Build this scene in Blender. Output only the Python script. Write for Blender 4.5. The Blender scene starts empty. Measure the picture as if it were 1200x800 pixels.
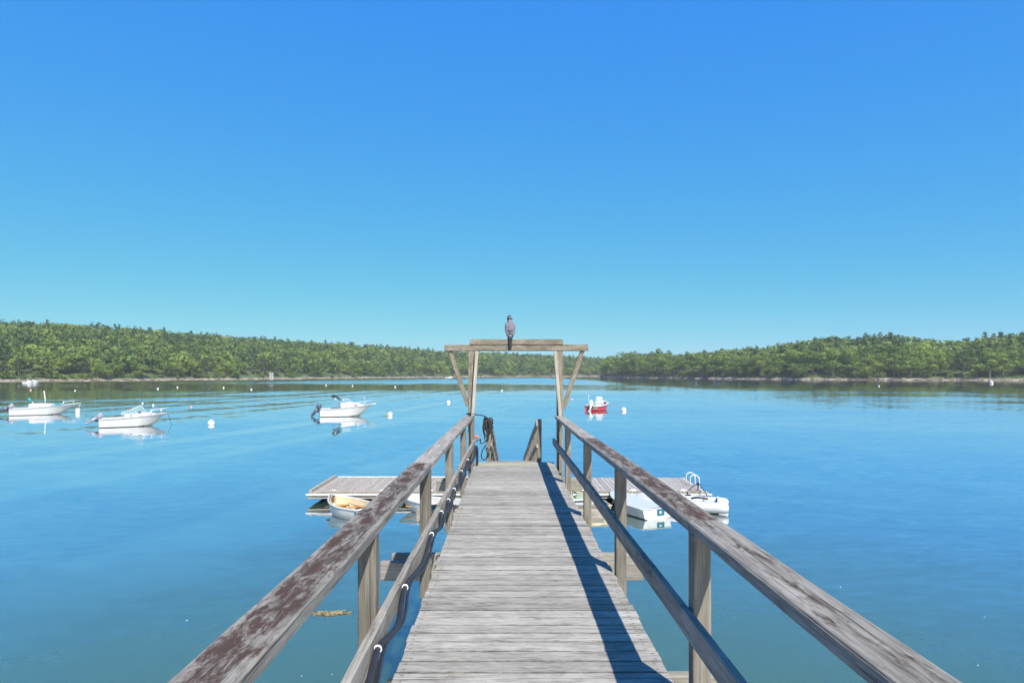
import bpy, math, random, zlib
import numpy as np
from mathutils import Vector, Matrix

random.seed(7)
rng = np.random.default_rng(11)
scene = bpy.context.scene
COL = scene.collection
R = math.radians

# ------------------------------------------------------------------ camera, sky, sun, exposure
CAM_H = 4.5
cam_data = bpy.data.cameras.new('camera')
cam = bpy.data.objects.new('camera', cam_data)
COL.objects.link(cam)
cam.location = (0, 0, CAM_H)
cam.rotation_euler = (R(90), 0, 0)
cam_data.sensor_width = 36
cam_data.lens = 24
cam_data.shift_x = 6 / 1200
cam_data.shift_y = 37 / 1200
cam_data.clip_start = 0.05
cam_data.clip_end = 20000
scene.camera = cam

TRAVEL = Vector((-0.34, 0.80, -1.0)).normalized()       # direction the sunlight travels
SUN_EL = math.asin(-TRAVEL.z)
SUN_ROT = math.atan2(-TRAVEL.x, -TRAVEL.y)
world = bpy.data.worlds.new('World')
scene.world = world
world.use_nodes = True
wn = world.node_tree.nodes
wl = world.node_tree.links
sky = wn.new('ShaderNodeTexSky')
sky.sky_type = 'NISHITA'
sky.sun_disc = False
sky.sun_elevation = SUN_EL
sky.sun_rotation = SUN_ROT
sky.altitude = 0
sky.air_density = 1.0
sky.dust_density = 0.0
sky.ozone_density = 10.0
EXPOSURE = 0.80
SKY = 0.10
# the camera's own rendering of the blue: one tone curve per channel, the same over the whole sky
sky_sep = wn.new('ShaderNodeSeparateColor')
sky_cmb = wn.new('ShaderNodeCombineColor')
wl.new(sky.outputs[0], sky_sep.inputs[0])
for ch, (gain, power) in enumerate(((0.54, 0.96), (0.84, 0.55), (0.815, -0.06))):
    pw_ = wn.new('ShaderNodeMath'); pw_.operation = 'POWER'; pw_.inputs[1].default_value = power
    ml_ = wn.new('ShaderNodeMath'); ml_.operation = 'MULTIPLY'; ml_.inputs[1].default_value = gain * 0.1 ** power / (SKY * 2 ** EXPOSURE)
    wl.new(sky_sep.outputs[ch], pw_.inputs[0]); wl.new(pw_.outputs[0], ml_.inputs[0]); wl.new(ml_.outputs[0], sky_cmb.inputs[ch])
bg = wn['Background']
bg.inputs['Strength'].default_value = SKY
wl.new(sky_cmb.outputs[0], bg.inputs['Color'])

sun_data = bpy.data.lights.new('sun', 'SUN')
sun_data.energy = 5.0
sun_data.angle = R(0.53)
sun_data.color = (1.0, 0.935, 0.83)
sun = bpy.data.objects.new('sun', sun_data)
COL.objects.link(sun)
sun.location = (20, -40, 60)
sun.rotation_euler = TRAVEL.to_track_quat('-Z', 'Y').to_euler()

scene.view_settings.view_transform = 'Standard'
scene.view_settings.look = 'None'
scene.view_settings.gamma = 1
scene.view_settings.use_curve_mapping = False
scene.view_settings.exposure = EXPOSURE
scene.cycles.use_denoising = True
scene.cycles.max_bounces = 6
scene.cycles.volume_bounces = 0

# ------------------------------------------------------------------ node helpers
def new_mat(name):
    m = bpy.data.materials.new(name)
    m.use_nodes = True
    nt = m.node_tree
    return m, nt, nt.nodes['Principled BSDF']

def N(nt, t, **kw):
    n = nt.nodes.new('ShaderNode' + t)
    for k, v in kw.items():
        if k in n.inputs.keys():
            n.inputs[k].default_value = v
        else:
            setattr(n, k, v)
    return n

def L(nt, a, b):
    nt.links.new(a, b)

def math_n(nt, op, a, b=None, c=None, clamp=False):
    n = nt.nodes.new('ShaderNodeMath')
    n.operation = op
    n.use_clamp = clamp
    for i, v in enumerate((a, b, c)):
        if v is None:
            continue
        if isinstance(v, (int, float)):
            n.inputs[i].default_value = v
        else:
            nt.links.new(v, n.inputs[i])
    return n.outputs[0]

def ramp(nt, fac, stops):
    n = nt.nodes.new('ShaderNodeValToRGB')
    el = n.color_ramp.elements
    while len(el) < len(stops):
        el.new(0.5)
    for e, (p, c) in zip(el, stops):
        e.position = p
        e.color = (*c, 1) if len(c) == 3 else c
    nt.links.new(fac, n.inputs[0])
    return n.outputs[0]

def mixc(nt, fac, a, b, blend='MIX'):
    n = nt.nodes.new('ShaderNodeMix')
    n.data_type = 'RGBA'
    n.blend_type = blend
    for i, v in ((0, fac), (6, a), (7, b)):
        if isinstance(v, (int, float)):
            n.inputs[i].default_value = v
        elif isinstance(v, (tuple, list)):
            n.inputs[i].default_value = (*v[:3], 1)
        else:
            nt.links.new(v, n.inputs[i])
    return n.outputs[2]

def wood(name, dark, mid, light, stain=None, stain_lo=0.55, stain_hi=0.7, stain_stretch=(0.9, 3.0, 3.0), rough=0.85,
         crack=0.6, bump=0.5, var=0.35, top_only=False, moss=None, grain=(0.5, 1.2), nails=False):
    """weathered timber, grain along the local X axis"""
    wk = lambda c_: (c_[0] * 0.76, c_[1] * 0.73, c_[2] * 0.68)
    dark, mid, light = wk(dark), wk(mid), wk(light)
    stain = wk(stain) if stain else None
    m, nt, p = new_mat(name)
    tc = N(nt, 'TexCoord')
    oi = N(nt, 'ObjectInfo')
    off = N(nt, 'VectorMath', operation='SCALE')
    cmb = N(nt, 'CombineXYZ')
    L(nt, oi.outputs['Random'], cmb.inputs[0])
    r2 = math_n(nt, 'FRACT', math_n(nt, 'MULTIPLY', oi.outputs['Random'], 17.31))
    L(nt, r2, cmb.inputs[1]); L(nt, r2, cmb.inputs[2])
    L(nt, cmb.outputs[0], off.inputs[0]); off.inputs['Scale'].default_value = 40
    co = N(nt, 'VectorMath', operation='ADD')
    L(nt, tc.outputs['Object'], co.inputs[0]); L(nt, off.outputs[0], co.inputs[1])
    def noise(stretch, scale, detail=6, rough_=0.6, dist=0.0):
        mp = N(nt, 'Mapping'); mp.inputs['Scale'].default_value = stretch
        L(nt, co.outputs[0], mp.inputs[0])
        n = N(nt, 'TexNoise'); n.inputs['Scale'].default_value = scale
        n.inputs['Detail'].default_value = detail; n.inputs['Roughness'].default_value = rough_
        n.inputs['Distortion'].default_value = dist
        L(nt, mp.outputs[0], n.inputs['Vector'])
        return n.outputs['Fac']
    g1 = noise((grain[0], 9, 9), 5.0, 8, 0.62, 0.3)
    g2 = noise((grain[1], 42, 42), 5.0, 5, 0.6)
    blotch = noise((1.0, 2.6, 2.6), 3.2, 5, 0.6)
    g = math_n(nt, 'ADD', math_n(nt, 'MULTIPLY', g1, 0.55), math_n(nt, 'MULTIPLY', g2, 0.45))
    g = math_n(nt, 'ADD', math_n(nt, 'MULTIPLY', g, 0.72), math_n(nt, 'MULTIPLY', blotch, 0.28))
    c = ramp(nt, g, [(0.35, dark), (0.47, mid), (0.58, light), (0.75, tuple(min(1, x * 1.12) for x in light))])
    # long checks along the grain
    ck = noise((0.35, 30, 30), 3.0, 3, 0.5, 0.6)
    ckm = ramp(nt, ck, [(0.30, (1, 1, 1)), (0.36, (0, 0, 0))])
    c = mixc(nt, math_n(nt, 'MULTIPLY', ckm, crack), c, tuple(x * 0.35 for x in dark))
    if stain:
        st = noise(stain_stretch, 4.2, 12, 0.80, 0.4)
        if top_only:      # rain and hands wear the paint off the two edges first
            sy = N(nt, 'SeparateXYZ'); L(nt, tc.outputs['Object'], sy.inputs[0])
            st = math_n(nt, 'SUBTRACT', st, math_n(nt, 'MULTIPLY', math_n(nt, 'POWER', math_n(nt, 'MULTIPLY', math_n(nt, 'ABSOLUTE', sy.outputs[1]), 12.0), 3.0), 0.13))
        stm = ramp(nt, st, [(stain_lo, (0, 0, 0)), (stain_hi, (1, 1, 1))])
        if top_only:
            gm = N(nt, 'NewGeometry')
            sx = N(nt, 'SeparateXYZ'); L(nt, gm.outputs['Normal'], sx.inputs[0])
            tm = ramp(nt, sx.outputs[2], [(0.5, (0, 0, 0)), (0.8, (1, 1, 1))])
            stm = math_n(nt, 'MULTIPLY', stm, tm)
        c = mixc(nt, stm, c, mixc(nt, g2, tuple(x * 0.55 for x in stain), tuple(x * 1.5 for x in stain)))
    if moss:
        ms = noise((1.5, 1.5, 1.5), 5.0, 6, 0.7)
        c = mixc(nt, ramp(nt, ms, [(0.45, (0, 0, 0)), (0.72, (0.8, 0.8, 0.8))]), c, moss)
    if nails:
        so = N(nt, 'SeparateXYZ'); L(nt, tc.outputs['Object'], so.inputs[0])
        ax = math_n(nt, 'ABSOLUTE', math_n(nt, 'ADD', so.outputs[0], math_n(nt, 'MULTIPLY_ADD', r2, 0.03, -0.015)))
        dx = math_n(nt, 'ABSOLUTE', math_n(nt, 'SUBTRACT', ax, 0.712))
        dyn = math_n(nt, 'ABSOLUTE', math_n(nt, 'SUBTRACT', math_n(nt, 'ABSOLUTE', so.outputs[1]), 0.038))
        dn = math_n(nt, 'SQRT', math_n(nt, 'ADD', math_n(nt, 'POWER', dx, 2.0), math_n(nt, 'POWER', dyn, 2.0)))
        c = mixc(nt, ramp(nt, math_n(nt, 'MULTIPLY', dn, 10.0), [(0.04, (0.7, 0.7, 0.7)), (0.09, (0.2, 0.2, 0.2)), (0.16, (0, 0, 0))]), c, (0.05, 0.04, 0.035))
        # boards turn darker towards their long edges, broken up by noise
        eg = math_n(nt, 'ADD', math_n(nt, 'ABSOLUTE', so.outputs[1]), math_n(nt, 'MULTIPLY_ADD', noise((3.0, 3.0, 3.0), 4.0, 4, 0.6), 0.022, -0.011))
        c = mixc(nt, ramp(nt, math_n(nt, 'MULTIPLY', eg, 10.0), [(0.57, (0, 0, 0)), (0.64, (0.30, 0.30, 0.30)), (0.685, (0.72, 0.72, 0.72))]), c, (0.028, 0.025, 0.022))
    # every board is a little lighter or darker
    v = math_n(nt, 'ADD', 1 - var / 2, math_n(nt, 'MULTIPLY', oi.outputs['Random'], var))
    vv = N(nt, 'CombineXYZ')
    for i in range(3):
        L(nt, v, vv.inputs[i])
    c = mixc(nt, 1.0, c, vv.outputs[0], 'MULTIPLY')
    L(nt, c, p.inputs['Base Color'])
    p.inputs['Roughness'].default_value = rough
    p.inputs['Specular IOR Level'].default_value = 0.25
    b = N(nt, 'Bump'); b.inputs['Strength'].default_value = bump; b.inputs['Distance'].default_value = 0.004
    hgt = math_n(nt, 'SUBTRACT', math_n(nt, 'ADD', g1, g2), math_n(nt, 'MULTIPLY', ckm, 1.2))
    L(nt, hgt, b.inputs['Height']); L(nt, b.outputs[0], p.inputs['Normal'])
    return m

def plain(name, col, rough=0.5, metal=0.0, noise_amt=0.12, scale=6.0, spec=0.5, coat=0.0, bump=0.0):
    m, nt, p = new_mat(name)
    tc = N(nt, 'TexCoord')
    n = N(nt, 'TexNoise'); n.inputs['Scale'].default_value = scale; n.inputs['Detail'].default_value = 5
    L(nt, tc.outputs['Object'], n.inputs['Vector'])
    c = ramp(nt, n.outputs['Fac'], [(0.3, tuple(x * (1 - noise_amt) for x in col)), (0.7, tuple(min(1, x * (1 + noise_amt * 0.4)) for x in col))])
    L(nt, c, p.inputs['Base Color'])
    p.inputs['Roughness'].default_value = rough
    p.inputs['Metallic'].default_value = metal
    p.inputs['Specular IOR Level'].default_value = spec
    p.inputs['Coat Weight'].default_value = coat
    if bump:
        b = N(nt, 'Bump'); b.inputs['Strength'].default_value = bump; b.inputs['Distance'].default_value = 0.02
        L(nt, n.outputs['Fac'], b.inputs['Height']); L(nt, b.outputs[0], p.inputs['Normal'])
    return m

M = {}
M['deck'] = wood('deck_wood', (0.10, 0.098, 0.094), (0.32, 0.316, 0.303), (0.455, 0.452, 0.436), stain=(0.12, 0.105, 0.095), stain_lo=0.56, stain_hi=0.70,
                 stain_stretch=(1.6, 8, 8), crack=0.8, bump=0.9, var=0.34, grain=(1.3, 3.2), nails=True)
M['deck_end'] = wood('deck_end_wood', (0.15, 0.14, 0.11), (0.33, 0.32, 0.26), (0.45, 0.44, 0.38), stain=(0.16, 0.15, 0.06), stain_lo=0.5, stain_hi=0.75, crack=0.5, var=0.2)
M['rail'] = wood('rail_wood', (0.12, 0.115, 0.105), (0.27, 0.26, 0.24), (0.40, 0.39, 0.37), stain=(0.10, 0.075, 0.06), stain_lo=0.56, stain_hi=0.68, crack=0.8, bump=0.8, var=0.2)
M['rail_brown'] = wood('rail_wood_brown', (0.085, 0.082, 0.076), (0.215, 0.208, 0.195), (0.35, 0.342, 0.325), stain=(0.075, 0.047, 0.037), stain_lo=0.415, stain_hi=0.52,
                       stain_stretch=(1.3, 4.5, 4.5), crack=0.8, bump=0.9, var=0.1, top_only=True)
M['rail_worn'] = wood('rail_wood_worn', (0.085, 0.082, 0.076), (0.22, 0.213, 0.20), (0.36, 0.352, 0.335), stain=(0.072, 0.048, 0.038), stain_lo=0.50, stain_hi=0.60,
                      stain_stretch=(1.1, 4.5, 4.5), crack=0.9, bump=1.0, var=0.1, top_only=True)
M['post'] = wood('post_wood', (0.085, 0.078, 0.068), (0.18, 0.168, 0.148), (0.27, 0.256, 0.23), crack=0.6, bump=0.5, var=0.25)
M['gate'] = wood('gate_wood', (0.10, 0.087, 0.064), (0.225, 0.203, 0.165), (0.36, 0.335, 0.29), stain=(0.11, 0.09, 0.05), stain_lo=0.48, stain_hi=0.66, stain_stretch=(3.5, 6, 6), crack=0.6, var=0.2)
M['pale_strut'] = wood('pale_strut_wood', (0.22, 0.20, 0.17), (0.40, 0.38, 0.34), (0.55, 0.53, 0.49), crack=0.4, var=0.1)
M['beam'] = wood('under_beam_wood', (0.12, 0.115, 0.103), (0.265, 0.255, 0.232), (0.38, 0.37, 0.343), crack=0.6, var=0.2)
M['pile'] = wood('pile_wood', (0.05, 0.045, 0.035), (0.13, 0.115, 0.09), (0.22, 0.20, 0.16), crack=0.6, var=0.2)
M['dock_tan'] = wood('dock_tan_wood', (0.22, 0.20, 0.182), (0.37, 0.34, 0.315), (0.48, 0.445, 0.415), crack=0.4, var=0.2)
M['dock_grey'] = wood('dock_grey_wood', (0.20, 0.19, 0.185), (0.36, 0.35, 0.34), (0.48, 0.465, 0.45), crack=0.4, var=0.3)
M['dock_edge'] = wood('dock_edge_wood', (0.20, 0.185, 0.16), (0.33, 0.31, 0.27), (0.44, 0.42, 0.38), crack=0.3, var=0.2)
M['varnish'] = wood('varnished_wood', (0.35, 0.19, 0.06), (0.50, 0.30, 0.11), (0.60, 0.40, 0.18), crack=0.1, var=0.1, rough=0.4, bump=0.15)
M['dinghy_tan'] = plain('tan_boat_interior', (0.52, 0.42, 0.27), 0.55, noise_amt=0.2, scale=5.0)
M['white'] = plain('white_gelcoat', (0.49, 0.495, 0.49), 0.25, noise_amt=0.06, scale=2.0, coat=0.3)
M['offwhite'] = plain('worn_white_paint', (0.48, 0.50, 0.48), 0.5, noise_amt=0.18, scale=5.0)
M['vinyl'] = plain('white_vinyl', (0.43, 0.44, 0.47), 0.45, noise_amt=0.1, scale=4.0)
M['inside'] = plain('boat_interior_grey', (0.40, 0.41, 0.40), 0.6, noise_amt=0.2, scale=5.0)
M['cream'] = plain('cream_paint', (0.48, 0.42, 0.27), 0.5, noise_amt=0.2, scale=6.0)
M['pale_green'] = plain('pale_green_paint', (0.32, 0.37, 0.29), 0.6, noise_amt=0.2, scale=6.0)
M['red'] = plain('red_gelcoat', (0.60, 0.028, 0.026), 0.3, noise_amt=0.1, scale=3.0, coat=0.3)
M['black'] = plain('black_rubber', (0.012, 0.012, 0.013), 0.5, noise_amt=0.3, scale=8.0)
M['rope'] = plain('black_rope', (0.016, 0.016, 0.018), 0.8, noise_amt=0.5, scale=60.0, bump=0.6)
M['cable'] = plain('black_cable', (0.018, 0.018, 0.024), 0.5, noise_amt=0.3, scale=8.0)
M['tie'] = plain('white_tie', (0.8, 0.8, 0.82), 0.4, noise_amt=0.05)
M['motor'] = plain('dark_blue_grey_cowl', (0.06, 0.07, 0.11), 0.3, noise_amt=0.2, coat=0.3)
M['motor_grey'] = plain('light_grey_cowl', (0.24, 0.245, 0.29), 0.35, noise_amt=0.2, coat=0.2)
M['motor_white'] = plain('white_cowl', (0.75, 0.75, 0.75), 0.3, noise_amt=0.1)
M['metal'] = plain('aluminium_tube', (0.78, 0.79, 0.80), 0.3, metal=0.6, noise_amt=0.1)
M['teal'] = plain('teal_canvas', (0.02, 0.32, 0.42), 0.7, noise_amt=0.2)
M['canvas'] = plain('black_canvas', (0.02, 0.02, 0.022), 0.8, noise_amt=0.3)
M['orange'] = plain('orange_float', (0.75, 0.13, 0.03), 0.5, noise_amt=0.1)
M['pink'] = plain('pink_float', (0.75, 0.30, 0.26), 0.5, noise_amt=0.1)
M['buoy'] = plain('buoy_white', (0.60, 0.59, 0.57), 0.45, noise_amt=0.12, scale=4)
M['buoy_foul'] = plain('fouled_buoy_line', (0.20, 0.28, 0.10), 0.8, noise_amt=0.3)
M['antifoul'] = plain('dark_antifouling', (0.02, 0.022, 0.025), 0.7, noise_amt=0.3)
M['bird_grey'] = plain('grey_feathers', (0.135, 0.128, 0.162), 0.8, noise_amt=0.35, scale=28.0, bump=0.4)
M['bird_dark'] = plain('dark_feathers', (0.018, 0.018, 0.024), 0.8, noise_amt=0.4, scale=40.0)
M['bird_white'] = plain('pale_feathers', (0.20, 0.195, 0.21), 0.8, noise_amt=0.3, scale=40.0)
M['beak'] = plain('beak_horn', (0.25, 0.2, 0.12), 0.4)
M['weed'] = plain('floating_weed', (0.20, 0.165, 0.085), 0.7, noise_amt=0.5, scale=14.0)
M['foam'] = plain('foam_fleck', (0.8, 0.8, 0.8), 0.7)
M['hut'] = plain('pale_boards', (0.30, 0.285, 0.27), 0.8, noise_amt=0.2)
M['hut_roof'] = plain('grey_shingle', (0.20, 0.19, 0.19), 0.8, noise_amt=0.3)
M['rock'] = plain('shore_rock', (0.17, 0.148, 0.12), 0.9, noise_amt=0.55, scale=0.6, bump=0.8)
M['float_block'] = plain('black_float', (0.03, 0.03, 0.03), 0.7, noise_amt=0.4)
M['emblem'] = plain('teal_emblem', (0.012, 0.11, 0.16), 0.4, noise_amt=0.15)
gm, gnt, gp = new_mat('windscreen_glass')
gp.inputs['Base Color'].default_value = (0.22, 0.36, 0.38, 1)
gp.inputs['Roughness'].default_value = 0.05
gp.inputs['Alpha'].default_value = 0.38
M['glass'] = gm

# ------------------------------------------------------------------ mesh helpers
def link(o, parent=None):
    COL.objects.link(o)
    if parent is not None:
        o.parent = parent
    return o

def mesh(name, verts, faces, mat=None, smooth=False):
    me = bpy.data.meshes.new(name)
    me.from_pydata([tuple(v) for v in verts], [], faces)
    if mat is not None:
        for mm in (mat if isinstance(mat, (list, tuple)) else [mat]):
            me.materials.append(mm)
    if smooth:
        for p in me.polygons:
            p.use_smooth = True
    me.update()
    return me

def obj(name, me, parent=None, loc=None, rot=None):
    o = bpy.data.objects.new(name, me)
    link(o, parent)
    if loc is not None:
        o.location = loc
    if rot is not None:
        o.rotation_euler = rot
    return o

def empty(name, loc=(0, 0, 0), rz=0.0):
    o = bpy.data.objects.new(name, None)
    link(o)
    o.empty_display_size = 0.3
    o.location = loc
    o.rotation_euler = (0, 0, rz)
    return o

def tag(o, label, cat, group=None):
    o['label'] = label
    o['category'] = cat
    if group:
        o['group'] = group
    return o

class G:
    """collects shapes for ONE mesh"""
    def __init__(s):
        s.v = []; s.f = []
    def add(s, v, f):
        k = len(s.v)
        s.v += [tuple(x) for x in v]
        s.f += [tuple(i + k for i in q) for q in f]
        return s
    def box(s, x0, x1, y0, y1, z0, z1, b=0.0):
        v, f = box_vf(x1 - x0, y1 - y0, z1 - z0, b)
        c = ((x0 + x1) / 2, (y0 + y1) / 2, (z0 + z1) / 2)
        return s.add([(a[0] + c[0], a[1] + c[1], a[2] + c[2]) for a in v], f)
    def tube(s, pts, r, n=6, cap=True):
        v, f = tube_vf(pts, r, n, cap)
        return s.add(v, f)
    def ball(s, c, r, nu=10, nv=7, sq=(1, 1, 1)):
        v, f = ball_vf(c, r, nu, nv, sq)
        return s.add(v, f)
    def loft(s, rings, closed=True, cap=True):
        v, f = loft_vf(rings, closed, cap)
        return s.add(v, f)
    def mesh(s, name, mat, smooth=False):
        return mesh(name, s.v, s.f, mat, smooth)
    def obj(s, name, mat, parent=None, smooth=False, loc=None, rot=None):
        return obj(name, s.mesh(name, mat, smooth), parent, loc, rot)

def box_vf(lx, ly, lz, b=0.0):
    """box, with its four long (X) edges and ends chamfered by b"""
    hx, hy, hz = lx / 2, ly / 2, lz / 2
    if b <= 0:
        v = [(sx * hx, sy * hy, sz * hz) for sx in (-1, 1) for sy in (-1, 1) for sz in (-1, 1)]
        f = [(0, 1, 3, 2), (4, 6, 7, 5), (0, 4, 5, 1), (2, 3, 7, 6), (0, 2, 6, 4), (1, 5, 7, 3)]
        return v, f
    def ring(x, k):
        a, c = hy - k, hz - k
        return [(x, a - b, -c), (x, a, -c + b), (x, a, c - b), (x, a - b, c), (x, -a + b, c), (x, -a, c - b), (x, -a, -c + b), (x, -a + b, -c)]
    rings = [ring(-hx, b * 0.8), ring(-hx + b, 0), ring(hx - b, 0), ring(hx, b * 0.8)]
    return loft_vf(rings)

def loft_vf(rings, closed=True, cap=True):
    n = len(rings[0])
    v = [tuple(p) for r in rings for p in r]
    f = []
    for i in range(len(rings) - 1):
        for j in range(n if closed else n - 1):
            a, b_ = i * n + j, i * n + (j + 1) % n
            f.append((a, b_, b_ + n, a + n))
    if cap and closed:
        f.append(tuple(range(n - 1, -1, -1)))
        k = (len(rings) - 1) * n
        f.append(tuple(range(k, k + n)))
    return v, f

def tube_vf(pts, r, n=6, cap=True):
    pts = [Vector(p) for p in pts]
    rr = r if isinstance(r, (list, tuple)) else [r] * len(pts)
    rings = []
    up = None
    for i, p in enumerate(pts):
        t = (pts[min(i + 1, len(pts) - 1)] - pts[max(i - 1, 0)])
        if t.length < 1e-9:
            t = Vector((0, 0, 1))
        t.normalize()
        if up is None:
            up = Vector((0, 0, 1)) if abs(t.z) < 0.9 else Vector((1, 0, 0))
        s_ = t.cross(up)
        if s_.length < 1e-6:
            s_ = t.orthogonal()
        s_.normalize()
        up = s_.cross(t).normalized()
        rings.append([p + (s_ * math.cos(2 * math.pi * k / n) + up * math.sin(2 * math.pi * k / n)) * rr[i] for k in range(n)])
    return loft_vf(rings, True, cap)

def ball_vf(c, r, nu=10, nv=7, sq=(1, 1, 1)):
    rings = []
    for i in range(nv + 1):
        a = -math.pi / 2 + math.pi * i / nv
        rr = max(math.cos(a), 0.02)
        rings.append([(c[0] + r * sq[0] * rr * math.cos(2 * math.pi * k / nu), c[1] + r * sq[1] * rr * math.sin(2 * math.pi * k / nu), c[2] + r * sq[2] * math.sin(a)) for k in range(nu)])
    return loft_vf(rings)

def smooth_path(pts, n=6):
    """Catmull-Rom through pts"""
    P = [Vector(p) for p in pts]
    out = []
    for i in range(len(P) - 1):
        p0, p1, p2, p3 = P[max(i - 1, 0)], P[i], P[i + 1], P[min(i + 2, len(P) - 1)]
        for k in range(n):
            t = k / n
            out.append(0.5 * ((2 * p1) + (p2 - p0) * t + (2 * p0 - 5 * p1 + 4 * p2 - p3) * t * t + (3 * p1 - p0 - 3 * p2 + p3) * t ** 3))
    out.append(P[-1])
    return out

_box_cache = {}
def beam(name, p0, p1, w, h, mat, parent, b=0.006, up=(0, 0, 1), seg=0, wob=0.0, taper=1.0):
    """a timber from p0 to p1 (world), local X along it, w across, h high"""
    p0, p1 = Vector(p0), Vector(p1)
    d = p1 - p0
    ln = d.length
    x = d.normalized()
    u = Vector(up)
    y = u.cross(x).normalized()
    z = x.cross(y)
    if seg:
        rings = []
        rs = random.Random(zlib.crc32(repr((round(ln, 3), name, round(p0.x, 2), round(p0.y, 2))).encode()))
        base = [(w / 2 - b, -h / 2), (w / 2, -h / 2 + b), (w / 2, h / 2 - b), (w / 2 - b, h / 2), (-w / 2 + b, h / 2), (-w / 2, h / 2 - b), (-w / 2, -h / 2 + b), (-w / 2 + b, -h / 2)]
        ph = [rs.uniform(0, 6.28) for _ in range(4)]
        for i in range(seg + 1):
            xx = -ln / 2 + ln * i / seg
            oy = wob * (math.sin(xx * 1.1 + ph[0]) + 0.4 * math.sin(xx * 3.3 + ph[1]))
            oz = wob * (math.sin(xx * 0.9 + ph[2]) + 0.4 * math.sin(xx * 2.7 + ph[3]))
            rings.append([(xx + (rs.uniform(-1, 1) * 0.006 if i in (0, seg) else 0), a + oy + rs.uniform(-1, 1) * wob * 0.35, c + oz + rs.uniform(-1, 1) * wob * 0.35) for a, c in base])
        v, f = loft_vf(rings)
        me = mesh(name, v, f, mat)
    else:
        key = (round(ln, 3), w, h, b, mat.name)
        me = _box_cache.get(key)
        if me is None:
            v, f = box_vf(ln, w, h, b)
            me = _box_cache[key] = mesh(name, v, f, mat)
    o = bpy.data.objects.new(name, me)
    link(o, parent)
    base_loc = parent.location if parent is not None else Vector((0, 0, 0))
    c = (p0 + p1) / 2 - base_loc
    mt = Matrix((x, y, z)).transposed().to_4x4()
    o.rotation_euler = mt.to_euler()
    o.location = c
    return o

# ------------------------------------------------------------------ water
def pix(u, v, z=0.0):
    """a measured bearing in the photograph turned into a place on the level z"""
    d = (CAM_H - z) * 800 / (v - 437)
    return Vector(((u - 594) / 800 * d, d, z))

wm, nt, p = new_mat('sea_water')
geo = N(nt, 'NewGeometry')
def wnoise(stretch, rz, scale, detail, rough_, dist=0.0):
    mp = N(nt, 'Mapping'); mp.vector_type = 'POINT'
    mp.inputs['Scale'].default_value = stretch
    mr = N(nt, 'VectorRotate'); mr.rotation_type = 'Z_AXIS'; mr.inputs['Angle'].default_value = rz
    L(nt, geo.outputs['Position'], mr.inputs['Vector'])
    L(nt, mr.outputs[0], mp.inputs[0])
    n = N(nt, 'TexNoise'); n.inputs['Scale'].default_value = scale; n.inputs['Detail'].default_value = detail
    n.inputs['Roughness'].default_value = rough_; n.inputs['Distortion'].default_value = dist
    L(nt, mp.outputs[0], n.inputs['Vector'])
    return n
sw = wnoise((0.5, 1.0, 1), R(8), 0.55, 2, 0.5)          # low swell
rp = wnoise((0.45, 1.0, 1), R(-6), 3.2, 3, 0.55)        # ripples
cat = wnoise((0.35, 1.0, 1), R(3), 0.035, 3, 0.55, 0.4)  # cat's-paws: calmer and rougher water
wk = wnoise((0.20, 0.009, 1), R(12), 1.0, 2, 0.5, 0.25)  # old wakes running up the bay
amt = ramp(nt, cat.outputs['Fac'], [(0.38, (0.45, 0.45, 0.45)), (0.60, (1, 1, 1))])
sp = N(nt, 'SeparateXYZ'); L(nt, geo.outputs['Position'], sp.inputs[0])
leftm = ramp(nt, math_n(nt, 'MULTIPLY_ADD', sp.outputs[0], -0.02, 0.3), [(0.2, (0, 0, 0)), (0.5, (1, 1, 1))])
calm = math_n(nt, 'MULTIPLY', ramp(nt, wk.outputs['Fac'], [(0.51, (0, 0, 0)), (0.60, (1, 1, 1))]), leftm)
amt = math_n(nt, 'MULTIPLY', amt, math_n(nt, 'MULTIPLY_ADD', calm, -0.75, 1.0))
# smooth lanes in the lee of the shores
rightm = ramp(nt, math_n(nt, 'MULTIPLY_ADD', sp.outputs[0], 0.01, 0.0), [(0.3, (0, 0, 0)), (0.6, (1, 1, 1))])
lee_r = math_n(nt, 'MULTIPLY', ramp(nt, math_n(nt, 'MULTIPLY', sp.outputs[1], 0.001), [(0.13, (0, 0, 0)), (0.24, (1, 1, 1))]), rightm)
lane = N(nt, 'TexNoise'); lane.inputs['Scale'].default_value = 0.02; lane.inputs['Detail'].default_value = 3
L(nt, geo.outputs['Position'], lane.inputs['Vector'])
yy = math_n(nt, 'MULTIPLY', math_n(nt, 'ADD', sp.outputs[1], math_n(nt, 'MULTIPLY', lane.outputs['Fac'], 40)), 0.001)
lee_l = ramp(nt, yy, [(0.185, (0, 0, 0)), (0.20, (1, 1, 1)), (0.27, (1, 1, 1)), (0.30, (0, 0, 0))])
lee = math_n(nt, 'MAXIMUM', lee_r, math_n(nt, 'MULTIPLY', lee_l, math_n(nt, 'SUBTRACT', 1.0, rightm)))
amt = math_n(nt, 'MULTIPLY', amt, math_n(nt, 'MULTIPLY_ADD', lee, -0.85, 1.0))
out_l = math_n(nt, 'MULTIPLY', ramp(nt, yy, [(0.30, (0, 0, 0)), (0.33, (1, 1, 1))]), math_n(nt, 'SUBTRACT', 1.0, rightm))
amt = math_n(nt, 'MULTIPLY_ADD', out_l, 0.9, amt)
s1 = N(nt, 'VectorMath', operation='SUBTRACT'); L(nt, sw.outputs['Color'], s1.inputs[0]); s1.inputs[1].default_value = (0.5, 0.5, 0.5)
s2 = N(nt, 'VectorMath', operation='SUBTRACT'); L(nt, rp.outputs['Color'], s2.inputs[0]); s2.inputs[1].default_value = (0.5, 0.5, 0.5)
k1 = N(nt, 'VectorMath', operation='SCALE'); L(nt, s1.outputs[0], k1.inputs[0]); k1.inputs['Scale'].default_value = 0.042
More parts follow.
